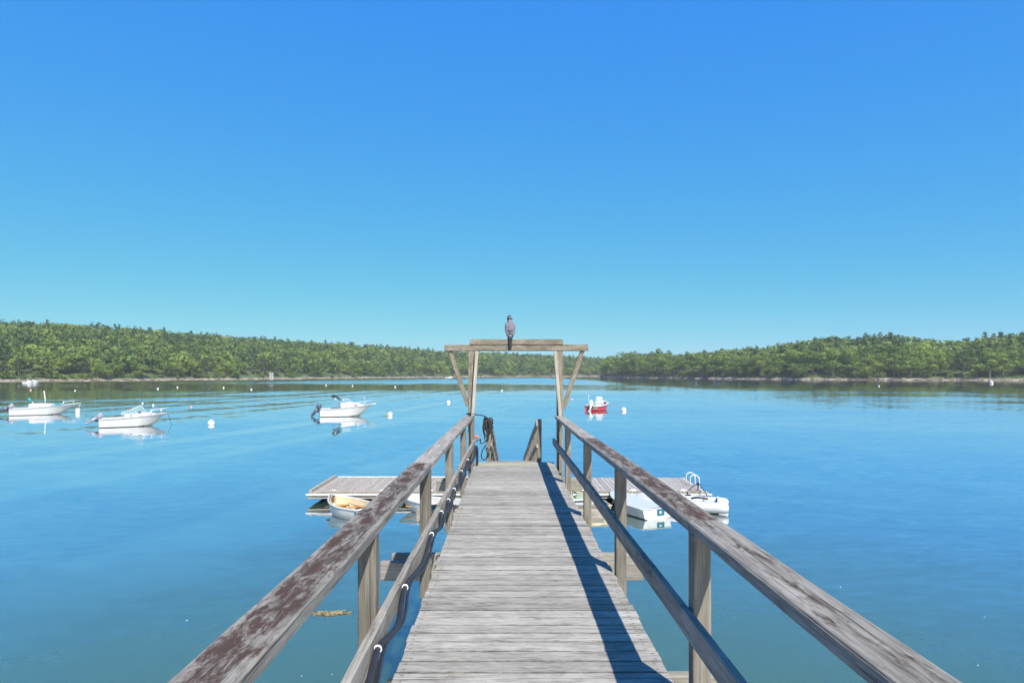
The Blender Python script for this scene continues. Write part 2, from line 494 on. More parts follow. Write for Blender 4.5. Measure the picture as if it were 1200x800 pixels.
k2 = N(nt, 'VectorMath', operation='SCALE'); L(nt, s2.outputs[0], k2.inputs[0])
L(nt, math_n(nt, 'MULTIPLY', amt, 0.105), k2.inputs['Scale'])
ad = N(nt, 'VectorMath', operation='ADD'); L(nt, k1.outputs[0], ad.inputs[0]); L(nt, k2.outputs[0], ad.inputs[1])
fl = N(nt, 'VectorMath', operation='MULTIPLY'); L(nt, ad.outputs[0], fl.inputs[0]); fl.inputs[1].default_value = (0.7, 1, 0)
up_ = N(nt, 'VectorMath', operation='ADD'); L(nt, fl.outputs[0], up_.inputs[0]); 
facing = N(nt, 'CombineXYZ'); facing.inputs[2].default_value = 1.0      # the wind comes up the bay: the faces one sees lean this way
L(nt, math_n(nt, 'MULTIPLY', amt, -0.033), facing.inputs[1])
L(nt, facing.outputs[0], up_.inputs[1])
nm = N(nt, 'VectorMath', operation='NORMALIZE'); L(nt, up_.outputs[0], nm.inputs[0])
nt.nodes.remove(p)
body = N(nt, 'SubsurfaceScattering'); body.falloff = 'BURLEY'; body.inputs['Scale'].default_value = 0.9; body.inputs['Radius'].default_value = (1, 1, 1)
depth_n = wnoise((1, 1, 1), 0, 0.06, 3, 0.5)
L(nt, ramp(nt, depth_n.outputs['Fac'], [(0.35, (0.044, 0.096, 0.046)), (0.65, (0.052, 0.108, 0.054))]), body.inputs[0])
refl = N(nt, 'BsdfGlossy'); refl.inputs['Roughness'].default_value = 0.05; refl.inputs['Color'].default_value = (0.97, 0.95, 1.0, 1)
L(nt, nm.outputs[0], refl.inputs['Normal'])
fr = N(nt, 'Fresnel'); fr.inputs['IOR'].default_value = 1.34
L(nt, nm.outputs[0], fr.inputs['Normal'])
mxs = N(nt, 'MixShader')
L(nt, ramp(nt, fr.outputs[0], [(0.02, (0.08,) * 3), (0.09, (0.23,) * 3), (0.26, (0.76,) * 3), (0.42, (0.93,) * 3), (1.0, (1, 1, 1))]), mxs.inputs[0])
L(nt, body.outputs[0], mxs.inputs[1]); L(nt, refl.outputs[0], mxs.inputs[2])
L(nt, mxs.outputs[0], nt.nodes['Material Output'].inputs[0])
W = 1900
water = obj('water', mesh('water', [(-W, -W, 0), (W, -W, 0), (W, W, 0), (-W, W, 0)], [(0, 1, 2, 3)], wm))
water['kind'] = 'structure'

# ------------------------------------------------------------------ wooded shores
def interp(tab, x):
    return float(np.interp(x, [a for a, _ in tab], [b for _, b in tab]))

left_shore = [(-420, 250), (-250, 285), (0, 343), (150, 379), (300, 461), (400, 545), (480, 632), (560, 720), (640, 800), (720, 900), (900, 1000)]
left_sky = [(-420, 372), (-250, 374), (0, 378), (60, 379), (100, 382), (200, 389), (300, 397), (400, 403), (480, 408), (520, 411), (560, 412.5), (640, 416), (720, 420), (900, 424)]
right_shore = [(703, 675), (760, 600), (850, 514), (950, 450), (1200, 400), (1500, 355), (1750, 320)]
right_sky = [(703, 424), (714, 419), (740, 413), (770, 412), (800, 417), (850, 412), (890, 409), (930, 402), (960, 397), (1000, 395), (1040, 394), (1070, 396), (1090, 401), (1130, 401), (1150, 394), (1180, 391), (1300, 392), (1750, 395)]
TREE_H = {'left': 12.6, 'right': 15.0}
def ridge(side, u):
    if side == 'left':
        d0, S, ys = interp(left_shore, u), 210.0, interp(left_sky, u)
    else:
        d0, S, ys = interp(right_shore, u), 75.0, interp(right_sky, u)
        S = min(S, max(14.0, (u - 703) * 0.6))
    top = CAM_H + (437 - ys) / 800 * (d0 + S)
    return d0, S, max(1.5, top - TREE_H[side])
def ground(side, u, s):
    d0, S, Rz = ridge(side, u)
    if s <= 0:
        return 0.25 * s
    base = 0.35 * min(s, 4) + 0.1 * max(0, min(s - 4, 10))
    t = min(1.0, max(0.0, (s - 4) / S))
    z = base * (1 - t) + max(base * 0.5, Rz) * (1 - (1 - t) ** 1.7) if t > 0 else base
    if s > S:
        z -= 0.05 * (s - S)
    return z
def place(side, u, s):
    d = ridge(side, u)[0] + s
    return Vector(((u - 594) / 800 * d, d, ground(side, u, s)))

hm, nt, p = new_mat('woodland_floor')
geo = N(nt, 'NewGeometry'); spz = N(nt, 'SeparateXYZ'); L(nt, geo.outputs['Position'], spz.inputs[0])
nz = N(nt, 'TexNoise'); nz.inputs['Scale'].default_value = 0.25; nz.inputs['Detail'].default_value = 6
L(nt, geo.outputs['Position'], nz.inputs['Vector'])
zz = math_n(nt, 'ADD', spz.outputs[2], math_n(nt, 'MULTIPLY_ADD', nz.outputs['Fac'], 1.6, -0.8))
rockc = ramp(nt, nz.outputs['Fac'], [(0.35, (0.10, 0.085, 0.066)), (0.5, (0.19, 0.165, 0.13)), (0.65, (0.26, 0.23, 0.19))])
grass = ramp(nt, nz.outputs['Fac'], [(0.3, (0.035, 0.055, 0.018)), (0.7, (0.07, 0.10, 0.03))])
weedc = mixc(nt, ramp(nt, zz, [(0.0, (0, 0, 0)), (0.35, (1, 1, 1))]), (0.07, 0.06, 0.03), rockc)
L(nt, mixc(nt, ramp(nt, math_n(nt, 'MULTIPLY', zz, 0.3), [(0.36, (0, 0, 0)), (0.46, (1, 1, 1))]), weedc, grass), p.inputs['Base Color'])
p.inputs['Roughness'].default_value = 0.95

def terrain(side, u0, u1, name):
    us = list(np.arange(u0, u1 + 1, 8.0))
    ss = [-20, -3, 0, 1.5, 3, 4.5, 7, 11, 18, 28, 40, 60, 85, 120, 160, 205, 260, 340]
    v, f = [], []
    for u in us:
        for s in ss:
            q = place(side, u, s)
            if -1 < s < 8:
                q.z += random.uniform(-0.2, 0.25)
                q.y += random.uniform(-2.5, 2.5)
            v.append(q)
    n = len(ss)
    for i in range(len(us) - 1):
        for j in range(n - 1):
            f.append((i * n + j, i * n + n + j, i * n + n + j + 1, i * n + j + 1))
    o = obj(name, mesh(name, v, f, hm, True))
    o['kind'] = 'structure'
    return o
terrain('left', -420, 900, 'hillside_left')
terrain('right', 703, 1750, 'hillside_right')

def leaf_mat(name, lo, hi, from_attr):
    m, nt, p = new_mat(name)
    if from_attr:
        a = N(nt, 'Attribute'); a.attribute_name = 'tint'
        fac = a.outputs['Fac']
    else:
        fac = N(nt, 'ObjectInfo').outputs['Random']
    geo = N(nt, 'NewGeometry')
    n = N(nt, 'TexNoise'); n.inputs['Scale'].default_value = 0.35; n.inputs['Detail'].default_value = 3
    L(nt, geo.outputs['Position'], n.inputs['Vector'])
    f2 = math_n(nt, 'ADD', math_n(nt, 'MULTIPLY', fac, 0.7), math_n(nt, 'MULTIPLY', n.outputs['Fac'], 0.5), clamp=True)
    c = ramp(nt, f2, [(0.15, lo), (0.6, tuple((a + b) / 2 for a, b in zip(lo, hi))), (1.0, hi)])
    L(nt, c, p.inputs['Base Color'])
    p.inputs['Roughness'].default_value = 0.7
    p.inputs['Specular IOR Level'].default_value = 0.2
    tr = N(nt, 'BsdfTranslucent'); L(nt, c, tr.inputs[0])
    mx = N(nt, 'MixShader'); mx.inputs[0].default_value = 0.4
    L(nt, p.outputs[0], mx.inputs[1]); L(nt, tr.outputs[0], mx.inputs[2])
    L(nt, mx.outputs[0], nt.nodes['Material Output'].inputs[0])
    return m
M['leaf'] = leaf_mat('broad_leaves', (0.070, 0.135, 0.030), (0.215, 0.285, 0.050), False)
M['needle'] = leaf_mat('pine_needles', (0.044, 0.078, 0.034), (0.090, 0.125, 0.052), False)
M['leaf_far'] = leaf_mat('far_leaves', (0.060, 0.115, 0.036), (0.220, 0.290, 0.060), True)
M['bark'] = plain('tree_bark', (0.16, 0.13, 0.10), 0.9, noise_amt=0.4, scale=2.0)

def rand_dirs(n, up=0.25):
    d = rng.normal(size=(n, 3))
    d /= np.linalg.norm(d, axis=1)[:, None]
    d[:, 2] += up
    return d / np.linalg.norm(d, axis=1)[:, None]

def quads(pos, nrm, size):
    n = len(pos)
    t = rng.normal(size=(n, 3))
    a = np.cross(nrm, t); a /= np.linalg.norm(a, axis=1)[:, None]
    b = np.cross(nrm, a)
    s = (size * rng.uniform(0.6, 1.3, n))[:, None]
    k = rng.uniform(0.55, 1.0, n)[:, None]
    v = np.stack([pos - a * s - b * s * k * 0.4, pos + a * s * 0.2 - b * s * k, pos + a * s + b * s * k * 0.3, pos - a * s * 0.1 + b * s * k], axis=1)
    return v.reshape(-1, 3)

def broad_crown(n, leaf, H=1.0):
    """unit tree: height 1, crown from .18 up, width about .8"""
    nl = int(rng.integers(11, 16))
    pos, nrm = [], []
    for i in range(nl):
        a = rng.uniform(0, 6.283); zc = rng.uniform(0.30, 0.84)
        wmax = 0.30 * math.sqrt(max(0.05, 1 - ((zc - 0.52) / 0.42) ** 2))
        rr = wmax * math.sqrt(rng.uniform(0.1, 1))
        c = np.array([rr * math.cos(a), rr * math.sin(a), zc])
        lr = rng.uniform(0.11, 0.19)
        m = n // nl
        d = rand_dirs(m, 0.35)
        pos.append(c + d * lr * np.array([1.15, 1.15, 0.8]) * rng.uniform(0.72, 1.06, m)[:, None])
        nn = d + rng.normal(size=(m, 3)) * 0.28
        nrm.append(nn / np.linalg.norm(nn, axis=1)[:, None])
    pos, nrm = np.concatenate(pos), np.concatenate(nrm)
    return quads(pos, nrm, leaf)

def pine_crown(n, leaf):
    pos, nrm = [], []
    nl = int(rng.integers(9, 13))
    for i in range(nl):
        t = (i + rng.uniform(-0.3, 0.3)) / nl
        z = 0.30 + 0.66 * t
        w = (0.24 * (1 - t) ** 0.75 + 0.035) * rng.uniform(0.75, 1.2)
        m = max(6, int(n / nl * (1.5 - t)))
        nb = int(rng.integers(4, 7)); a0 = rng.uniform(0, 6.28)
        ang = a0 + rng.integers(0, nb, m) * 6.283 / nb + rng.normal(size=m) * 0.28
        rr = w * np.sqrt(rng.uniform(0.05, 1, m))
        pos.append(np.stack([rr * np.cos(ang), rr * np.sin(ang), z + rng.normal(size=m) * 0.018 + rr * 0.18], axis=1))
        nn = np.stack([np.cos(ang) * 0.4, np.sin(ang) * 0.4, np.ones(m)], axis=1) + rng.normal(size=(m, 3)) * 0.5
        nrm.append(nn / np.linalg.norm(nn, axis=1)[:, None])
    pos, nrm = np.concatenate(pos), np.concatenate(nrm)
    return quads(pos, nrm, leaf)

def quad_mesh(name, v, mat, tint=None):
    n = len(v) // 4
    me = bpy.data.meshes.new(name)
    me.vertices.add(n * 4); me.loops.add(n * 4); me.polygons.add(n)
    me.vertices.foreach_set('co', v.astype(np.float32).ravel())
    me.loops.foreach_set('vertex_index', np.arange(n * 4, dtype=np.int32))
    me.polygons.foreach_set('loop_start', np.arange(0, n * 4, 4, dtype=np.int32))
    me.polygons.foreach_set('loop_total', np.full(n, 4, dtype=np.int32))
    if tint is not None:
        at = me.attributes.new('tint', 'FLOAT', 'POINT')
        at.data.foreach_set('value', tint.astype(np.float32))
    me.materials.append(mat)
    me.update(calc_edges=True)
    return me

def trunk_mesh(kind):
    g = G()
    top = 0.62 if kind == 'broad' else 0.97
    g.tube([(0, 0, -0.06), (0.005, 0.004, 0.15), (-0.01, 0.0, 0.4), (0.005, -0.005, top)], [0.022, 0.017, 0.012, 0.003], 6)
    for k in range(5 if kind == 'broad' else 7):
        a = random.uniform(0, 6.28)
        z = random.uniform(0.22, 0.5) if kind == 'broad' else 0.3 + 0.08 * k
        ln = random.uniform(0.14, 0.24) if kind == 'broad' else 0.16 * (1 - k / 9)
        g.tube([(0, 0, z), (ln * 0.5 * math.cos(a), ln * 0.5 * math.sin(a), z + ln * 0.35), (ln * math.cos(a), ln * math.sin(a), z + ln * (0.9 if kind == 'broad' else 0.3))], [0.008, 0.006, 0.002], 4)
    return g.mesh('trunk', M['bark'])

broad_meshes = [quad_mesh('crown', broad_crown(900, 0.028), M['leaf']) for _ in range(9)]
pine_meshes = [quad_mesh('crown', pine_crown(520, 0.026), M['needle']) for _ in range(6)]
broad_trunks = [trunk_mesh('broad') for _ in range(4)]
pine_trunks = [trunk_mesh('pine') for _ in range(3)]

def make_tree(kind, q, h, w, label, group):
    t = empty('broadleaf_tree' if kind == 'broad' else 'pine_tree', q, random.uniform(0, 6.28))
    t.scale = (w, w, h)
    tag(t, label, 'tree', group)
    if kind == 'broad':
        obj('crown', random.choice(broad_meshes), t); obj('trunk', random.choice(broad_trunks), t)
    else:
        obj('crown', random.choice(pine_meshes), t); obj('trunk', random.choice(pine_trunks), t)
    return t

spots = []        # (side, u, s, kind, h, w, projected size, front)
def scatter(side, u0, u1, step, s_max):
    s = 5.0
    row = 0
    while s < s_max:
        u = u0 + random.uniform(0, 8)
        while u < u1:
            d = ridge(side, u)[0] + s
            du = step * 800 / d
            uu = u + random.uniform(-0.35, 0.35) * du
            s2 = s + random.uniform(-0.35, 0.35) * step
            if s2 > 3.5 and (side == 'left' or s2 < ridge(side, uu)[1] + 25):
                pr = 0.26 if side == 'left' else 0.10
                if side == 'right' and s2 > 45:
                    pr = 0.45
                if side == 'left' and s2 > 190:
                    pr = 0.3
                clump = math.sin(uu * 0.031 + 1.3) * math.sin(s2 * 0.05 + uu * 0.011) + 0.5 * math.sin(uu * 0.083 + s2 * 0.09)
                pr *= 0.4 if clump < 0.1 else (1.0 if clump < 0.6 else 2.2)
                kind = 'pine' if random.random() < pr else 'broad'
                if kind == 'broad':
                    h = random.uniform(8.5, 14.5) if side == 'left' else random.uniform(11.5, 19)
                    w = h * random.uniform(0.95, 1.4)
                else:
                    h = random.uniform(11, 16.5) if side == 'left' else random.uniform(13, 20)
                    w = h * random.uniform(0.8, 1.05)
                if row == 0:
                    h *= random.uniform(0.65, 1.0)
                spots.append((side, uu, s2, kind, h, w, h / (d + 0.0), row))
            u += du
        s += step * (0.9 if row else 0.7)
        row += 1
scatter('left', -330, 800, 7.4, 235)
scatter('right', 706, 1560, 7.6, 110)

inview = lambda u: -15 < u < 1215
fb = sorted([t for t in spots if t[3] == 'broad' and inview(t[1]) and (t[7] <= (2 if t[0] == 'right' else 0))], key=lambda t: -t[6])[:230]
fp = sorted([t for t in spots if t[3] == 'pine' and inview(t[1]) and (t[7] <= 2 or t[2] > (40 if t[0] == 'right' else 185))], key=lambda t: -t[6])[:120]
chosen = set(id(t) for t in fb + fp)
LAB = {('left', 'broad'): 'rounded green broadleaf tree at the foot of the left wooded hill',
       ('right', 'broad'): 'rounded bright green broadleaf tree on the right wooded shore',
       ('left', 'pine'): 'dark pointed pine on the left wooded hill',
       ('right', 'pine'): 'tall dark pine in the wood on the right shore'}
GRP = {('left', 'broad'): 'broadleaf trees along the left shore', ('right', 'broad'): 'broadleaf trees along the right shore',
       ('left', 'pine'): 'pines on the left hill', ('right', 'pine'): 'pines on the right shore'}
for t in fb + fp:
    side, u, s, kind, h, w = t[:6]
    make_tree(kind, place(side, u, s) - Vector((0, 0, 0.2)), h, w, LAB[side, kind], GRP[side, kind])

# the wood behind the front rows reads as one mass
far_b = [broad_crown(190, 0.062) for _ in range(10)]
far_p = [pine_crown(110, 0.055) for _ in range(6)]
for side, nm_ in (('left', 'wooded_hill'), ('right', 'shore_wood')):
    vs, ts = [], []
    for t in spots:
        if t[0] != side or id(t) in chosen:
            continue
        q = place(side, t[1], t[2])
        v = random.choice(far_b if t[3] == 'broad' else far_p)
        a = random.uniform(0, 6.28)
        c, s_ = math.cos(a), math.sin(a)
        x = (v[:, 0] * c - v[:, 1] * s_) * t[5] + q.x
        y = (v[:, 0] * s_ + v[:, 1] * c) * t[5] + q.y
        vs.append(np.stack([x, y, v[:, 2] * t[4] + q.z - 0.2], axis=1))
        cl = math.sin(t[1] * 0.045 + 0.7) * math.sin(t[2] * 0.06 + t[1] * 0.02)
        tn = random.uniform(0.0, 0.85) + 0.3 * cl + 0.1 if t[3] == 'broad' else random.uniform(-0.35, 0.05)
        ts.append(np.full(len(v), tn))
    o = obj(nm_, quad_mesh(nm_, np.concatenate(vs), M['leaf_far'], np.concatenate(ts)))
    o['kind'] = 'stuff'
    tag(o, 'dense mixed wood covering the long left hill' if side == 'left' else 'dense mixed wood behind the right shoreline', 'woodland')

# bushes along the water's edge and boulders on the beach, each shore one mass
for side, u0, u1 in (('left', -330, 800), ('right', 705, 1560)):
    vs, ts = [], []
    g = G()
    u = u0
    while u < u1:
        d = ridge(side, u)[0]
        q = place(side, u, random.uniform(3.0, 6.0))
        if random.random() < (0.6 if side == 'left' else 0.3):
            v = far_b[random.randrange(len(far_b))]
            h = random.uniform(2.5, 5.5)
            vs.append(np.stack([v[:, 0] * h * 1.3 + q.x, v[:, 1] * h * 1.3 + q.y, (v[:, 2] - 0.15) * h + q.z], axis=1))
            ts.append(np.full(len(v), random.uniform(0.0, 1.0)))
        for _ in range(3):
            b = place(side, u + random.uniform(-4, 4), random.uniform(0.0, 3.6))
            r = random.uniform(0.25, 0.8)
            v, f = ball_vf(b, r, 6, 4, (random.uniform(0.9, 1.6), random.uniform(0.8, 1.3), random.uniform(0.5, 0.8)))
            g.add([(x + random.uniform(-0.2, 0.2) * r, y + random.uniform(-0.2, 0.2) * r, z + random.uniform(-0.15, 0.15) * r) for x, y, z in v], f)
        u += 3.2 * 800 / d
    o = obj('shore_shrubs', quad_mesh('shore_shrubs', np.concatenate(vs), M['leaf_far'], np.concatenate(ts)))
    o['kind'] = 'stuff'
    tag(o, 'low green shrubs fringing the %s shoreline' % side, 'shrubs')
    o = g.obj('shore_rocks', M['rock'])
    o['kind'] = 'stuff'
    tag(o, 'pale boulders and rock strip along the %s waterline' % side, 'rocks')

# ------------------------------------------------------------------ the pier
SLOPE = 0.0075
DK = CAM_H - 1.635
def P(x, d, h):
    """pier coordinates: across, along, height above the deck"""
    return Vector((x, d, DK + h - SLOPE * d))
XL, XR, XC = -0.619, 0.896, 0.1385
pier = empty('wooden_pier', (XC, 6.0, 0.0))
tag(pier, 'weathered grey plank pier with timber handrails leading out over the water', 'pier')

def plank_mesh(mat):
    ln, w, h, b = 1.515 + random.uniform(-0.012, 0.012), 0.1365, 0.038, 0.004
    rings = []
    base = [(w / 2 - b, -h / 2), (w / 2, -h / 2 + b), (w / 2, h / 2 - b), (w / 2 - b, h / 2), (-w / 2 + b, h / 2), (-w / 2, h / 2 - b), (-w / 2, -h / 2 + b), (-w / 2 + b, -h / 2)]
    cup = random.uniform(-0.0025, 0.0025)
    bow = random.uniform(-0.003, 0.003)
    for i, xx in enumerate((-ln / 2, -ln / 4, 0, ln / 4, ln / 2)):
        j = random.uniform(-0.0018, 0.0018)
        rings.append([(xx, a + bow * math.cos(xx * 2) + j, c + cup * (1 if abs(a) > w / 2 - 2 * b else 0)) for a, c in base])
    v, f = loft_vf(rings)
    return mesh('plank', v, f, mat)
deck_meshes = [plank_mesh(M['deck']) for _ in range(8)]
end_meshes = [plank_mesh(M['deck_end']) for _ in range(3)]
d = 13.27
i = 0
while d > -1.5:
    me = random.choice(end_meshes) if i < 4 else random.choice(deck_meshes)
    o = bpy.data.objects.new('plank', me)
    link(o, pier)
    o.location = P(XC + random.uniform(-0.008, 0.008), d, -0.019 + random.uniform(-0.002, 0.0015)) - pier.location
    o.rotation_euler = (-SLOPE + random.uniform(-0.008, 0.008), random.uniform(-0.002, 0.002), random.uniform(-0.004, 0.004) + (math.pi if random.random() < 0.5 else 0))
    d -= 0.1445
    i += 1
for x in (XL + 0.045, XC, XR - 0.045):
    beam('stringer', P(x, -1.5, -0.145), P(x, 13.33, -0.145), 0.06, 0.20, M['beam'], pier)
# bents: a pair of cross beams on two piles
for d in (1.2, 4.2, 7.2, 10.0, 12.75):
    for s in (-1, 1):
        beam('cross_beam', P((-0.74 if d < 6 else XC - 1.41) + 0.03 * s, d + s * 0.16, -0.345), P(XC + 1.26, d + s * 0.16, -0.345), 0.09, 0.19, M['beam'], pier, 0.008)
    for x in (XC - 0.78, XC + 0.78):
        g = G()
        g.tube([(0, 0, -2.0), (0.01, 0, 0.5), (0, 0.01, DK - SLOPE * d - 0.24)], [0.125, 0.118, 0.110], 12)
        o = g.obj('pile', M['pile'], pier, True)
        o.location = Vector((x, d, 0)) - pier.location
# rail posts, bolted to the outside of the deck
POSTS = (0.95, 3.39, 5.75, 8.1, 10.7)
for d in POSTS:
    dl = d - 0.04
    beam('post', P(XR + 0.060, d, -0.19), P(XR + 0.060, d, 0.8655), 0.089, 0.089, M['post'], pier, 0.005, up=(0, 1, 0), seg=6, wob=0.0012)
    beam('post', P(XL - 0.060, dl, -0.19), P(XL - 0.060, dl, 0.8655), 0.089, 0.089, M['post'], pier, 0.005, up=(0, 1, 0), seg=6, wob=0.0012)
# handrail caps, in lengths butted over the posts
def cap(x, a, b, mat):
    beam('top_rail', P(x, a, 0.894), P(x, b, 0.894), 0.168, 0.056, mat, pier, 0.007, seg=max(8, int((b - a) * 7)), wob=0.0022)
cap(-0.717, -1.2, 5.72, M['rail_brown']); cap(-0.719, 5.724, 10.66, M['rail']); cap(-0.716, 10.664, 12.86, M['rail'])
cap(0.990, -1.2, 3.42, M['rail_worn']); cap(0.992, 3.424, 8.12, M['rail_brown']); cap(0.989, 8.124, 12.86, M['rail'])
def low(x, a, b, h=0.437):
    beam('lower_rail', P(x, a, h), P(x, b, h), 0.040, 0.118, M['rail'], pier, 0.005, seg=max(8, int((b - a) * 6)), wob=0.003)
low(-0.611, -1.2, 3.33); low(-0.610, 3.334, 8.04); low(-0.612, 8.044, 12.75)
low(0.887, -1.2, 3.40); low(0.888, 3.404, 8.1); low(0.886, 8.104, 12.95)

# the gate frame at the seaward end
gd = 12.97
gate = bpy.data.objects.new('gate_frame', None)
link(gate, pier)
gate.location = P(XC, gd, 0) - pier.location
def gbeam(name, p0, p1, w, h, mat, **kw):
    o = beam(name, p0, p1, w, h, mat, None, **kw)
    o.parent = gate
    o.location = o.location - gate.location - pier.location
    return o
gbeam('post', P(-0.675, gd, -0.25), P(-0.675, gd, 2.15), 0.115, 0.115, M['gate'], up=(0, 1, 0), seg=8, wob=0.002)
gbeam('post', P(1.005, gd, -0.25), P(1.005, gd, 2.15), 0.115, 0.115, M['gate'], up=(0, 1, 0), seg=8, wob=0.002)
gbeam('beam', P(-1.18, gd, 2.211), P(1.54, gd, 2.211), 0.13, 0.118, M['gate'], b=0.008, seg=12, wob=0.002)
# cap with rounded ends
rings = []
x0, x1, hh, ww, rr = -0.885, 0.885, 0.098, 0.15, 0.05
prof = [(x0, 0.0)] + [(x0 + rr - rr * math.cos(a), hh - rr + rr * math.sin(a)) for a in np.linspace(0, math.pi / 2, 5)] + [(x1 - rr + rr * math.sin(a), hh - rr + rr * math.cos(a)) for a in np.linspace(0, math.pi / 2, 5)] + [(x1, 0.0)]
v, f = loft_vf([[(x, y, z) for x, z in prof] for y in (-ww / 2, ww / 2)])
o = obj('beam_cap', mesh('beam_cap', v, f, M['gate']), gate)
o.location = P(0.18, gd - 0.002, 2.273) - gate.location - pier.location
gbeam('brace', P(-1.085, gd - 0.005, 2.16), P(-0.735, gd - 0.005, 1.11), 0.085, 0.045, M['gate'], up=(0, -1, 0.1))
gbeam('brace', P(1.435, gd - 0.005, 2.16), P(1.07, gd - 0.005, 1.06), 0.085, 0.045, M['gate'], up=(0, -1, 0.1))
gbeam('strut', P(-0.565, gd - 0.115, 2.14), P(-0.645, gd - 0.10, 0.92), 0.06, 0.05, M['pale_strut'], up=(0, -1, 0.1))
gbeam('strut', P(0.91, gd - 0.115, 2.14), P(1.005, gd - 0.10, 0.92), 0.06, 0.05, M['pale_strut'], up=(0, -1, 0.1))
gbeam('strut', P(-0.655, gd - 0.115, 0.86), P(-0.650, gd - 0.10, -0.15), 0.06, 0.06, M['post'], up=(0, -1, 0.1))
gbeam('strut', P(1.015, gd - 0.115, 0.86), P(1.010, gd - 0.10, -0.15), 0.06, 0.06, M['post'], up=(0, -1, 0.1))

# ------------------------------------------------------------------ gangway down to the float
gang = empty('gangway', P(XC, 13.5, -0.1))
tag(gang, 'timber gangway with handrails sloping from the pier end down to the float', 'gangway')
GS = (0.62 - (DK - 0.13)) / (24.3 - 13.45)
def Q(x, d, h):
    return Vector((x, d, DK - 0.13 + GS * (d - 13.45) + h))
for x in (-0.36, 0.646):
    beam('stringer', Q(x, 13.45, -0.10), Q(x, 24.3, -0.10), 0.06, 0.2, M['beam'], gang)
    top = 0.80
    rail_in = 0.045 if x < 0 else -0.045
    beam('top_rail', Q(x + rail_in, 13.55, top), Q(x + rail_in, 24.2, top), 0.038, 0.14, M['rail'], gang, seg=16, wob=0.004)
    beam('lower_rail', Q(x + rail_in, 13.55, top - 0.45), Q(x + rail_in, 24.2, top - 0.45), 0.038, 0.09, M['rail'], gang, seg=16, wob=0.004)
    for k in range(7):
        dd = 13.6 + k * 1.75
        beam('post', Q(x, dd, -0.18), Q(x, dd, top + 0.075), 0.089, 0.089, M['post'], gang, up=(0, 1, 0))
for k in range(60):
    dd = 13.52 + k * 0.18
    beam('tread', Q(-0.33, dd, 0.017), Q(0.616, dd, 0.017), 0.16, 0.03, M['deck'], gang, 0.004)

# ------------------------------------------------------------------ rope, cable, float on the pier
ropeg = G()
px, pd = -0.36, 13.52
topz = Q(px, 13.55, 0.80 + 0.08).z
base = Vector((px, pd, topz))
for k in range(9):          # hanks wrapped round the post head
    pts = []
    zk = -0.02 - 0.022 * k - random.uniform(0, 0.012)
    ax, ay = 0.07 + random.uniform(0, 0.025), 0.09 + random.uniform(0, 0.02)
    for a in np.linspace(0, 2 * math.pi, 14):
        pts.append(base + Vector((ax * math.cos(a) - 0.01, ay * math.sin(a) + 0.07, zk + 0.03 * math.sin(a * 2 + k))))
    ropeg.tube(pts, 0.014, 6)
for k in range(8):         # loops hanging down the front
    x0 = random.uniform(-0.10, 0.05); ln = random.uniform(0.22, 0.5); wd = random.uniform(0.03, 0.085)
    pts = [base + Vector((x0 - wd * 0.6, -0.05, 0.03)), base + Vector((x0 - wd, -0.085, -ln * 0.45)), base + Vector((x0 - wd * 0.7, -0.08, -ln * 0.85)),
           base + Vector((x0, -0.085, -ln)), base + Vector((x0 + wd * 0.8, -0.08, -ln * 0.8)), base + Vector((x0 + wd * 0.7, -0.085, -ln * 0.4)), base + Vector((x0 + wd * 0.3, -0.05, 0.02))]
    ropeg.tube(smooth_path(pts, 4), 0.012, 6)
pts = [base + Vector((-0.05, -0.08, -0.5)), base + Vector((-0.12, -0.09, -0.62)), base + Vector((-0.14, -0.09, -0.74)), base + Vector((-0.08, -0.09, -0.80)), base + Vector((-0.02, -0.085, -0.70)), base + Vector((-0.05, -0.085, -0.56)), base + Vector((0.03, -0.08, -0.62)), base + Vector((0.05, -0.08, -0.52))]
ropeg.tube(smooth_path(pts, 5), 0.011, 6)
pts = [base + Vector((-0.03, -0.06, 0.02)), base + Vector((-0.12, -0.2, 0.08)), Vector((-0.62, 12.88, P(0, 12.88, 0.95).z)), Vector((-0.69, 12.89, P(0, 12.89, 0.97).z)), Vector((-0.76, 12.93, P(0, 12.93, 0.96).z)), Vector((-0.75, 13.06, P(0, 13.06, 0.95).z)), Vector((-0.60, 13.05, P(0, 13.05, 0.96).z))]
ropeg.tube(smooth_path(pts, 5), 0.011, 6)
pts = [base + Vector((-0.06, -0.08, -0.45)), base + Vector((-0.16, -0.15, -0.47)), Vector((-0.50, 13.0, P(0, 13, 0.47).z)), Vector((-0.58, 12.85, P(0, 12.85, 0.45).z))]
ropeg.tube(smooth_path(pts, 5), 0.010, 6)
rope = ropeg.obj('rope_coil', M['rope'], None, True)
tag(rope, 'black rope coiled over the gangway post with loops hanging down', 'rope')

fl_ = G()
fl_.ball((0, 0, 0), 0.036, 12, 8)
flo = fl_.obj('fishing_float', M['orange'], None, True, P(-0.565, 12.78, 0.535))
tag(flo, 'small orange ball float at the end of the left lower rail', 'float')

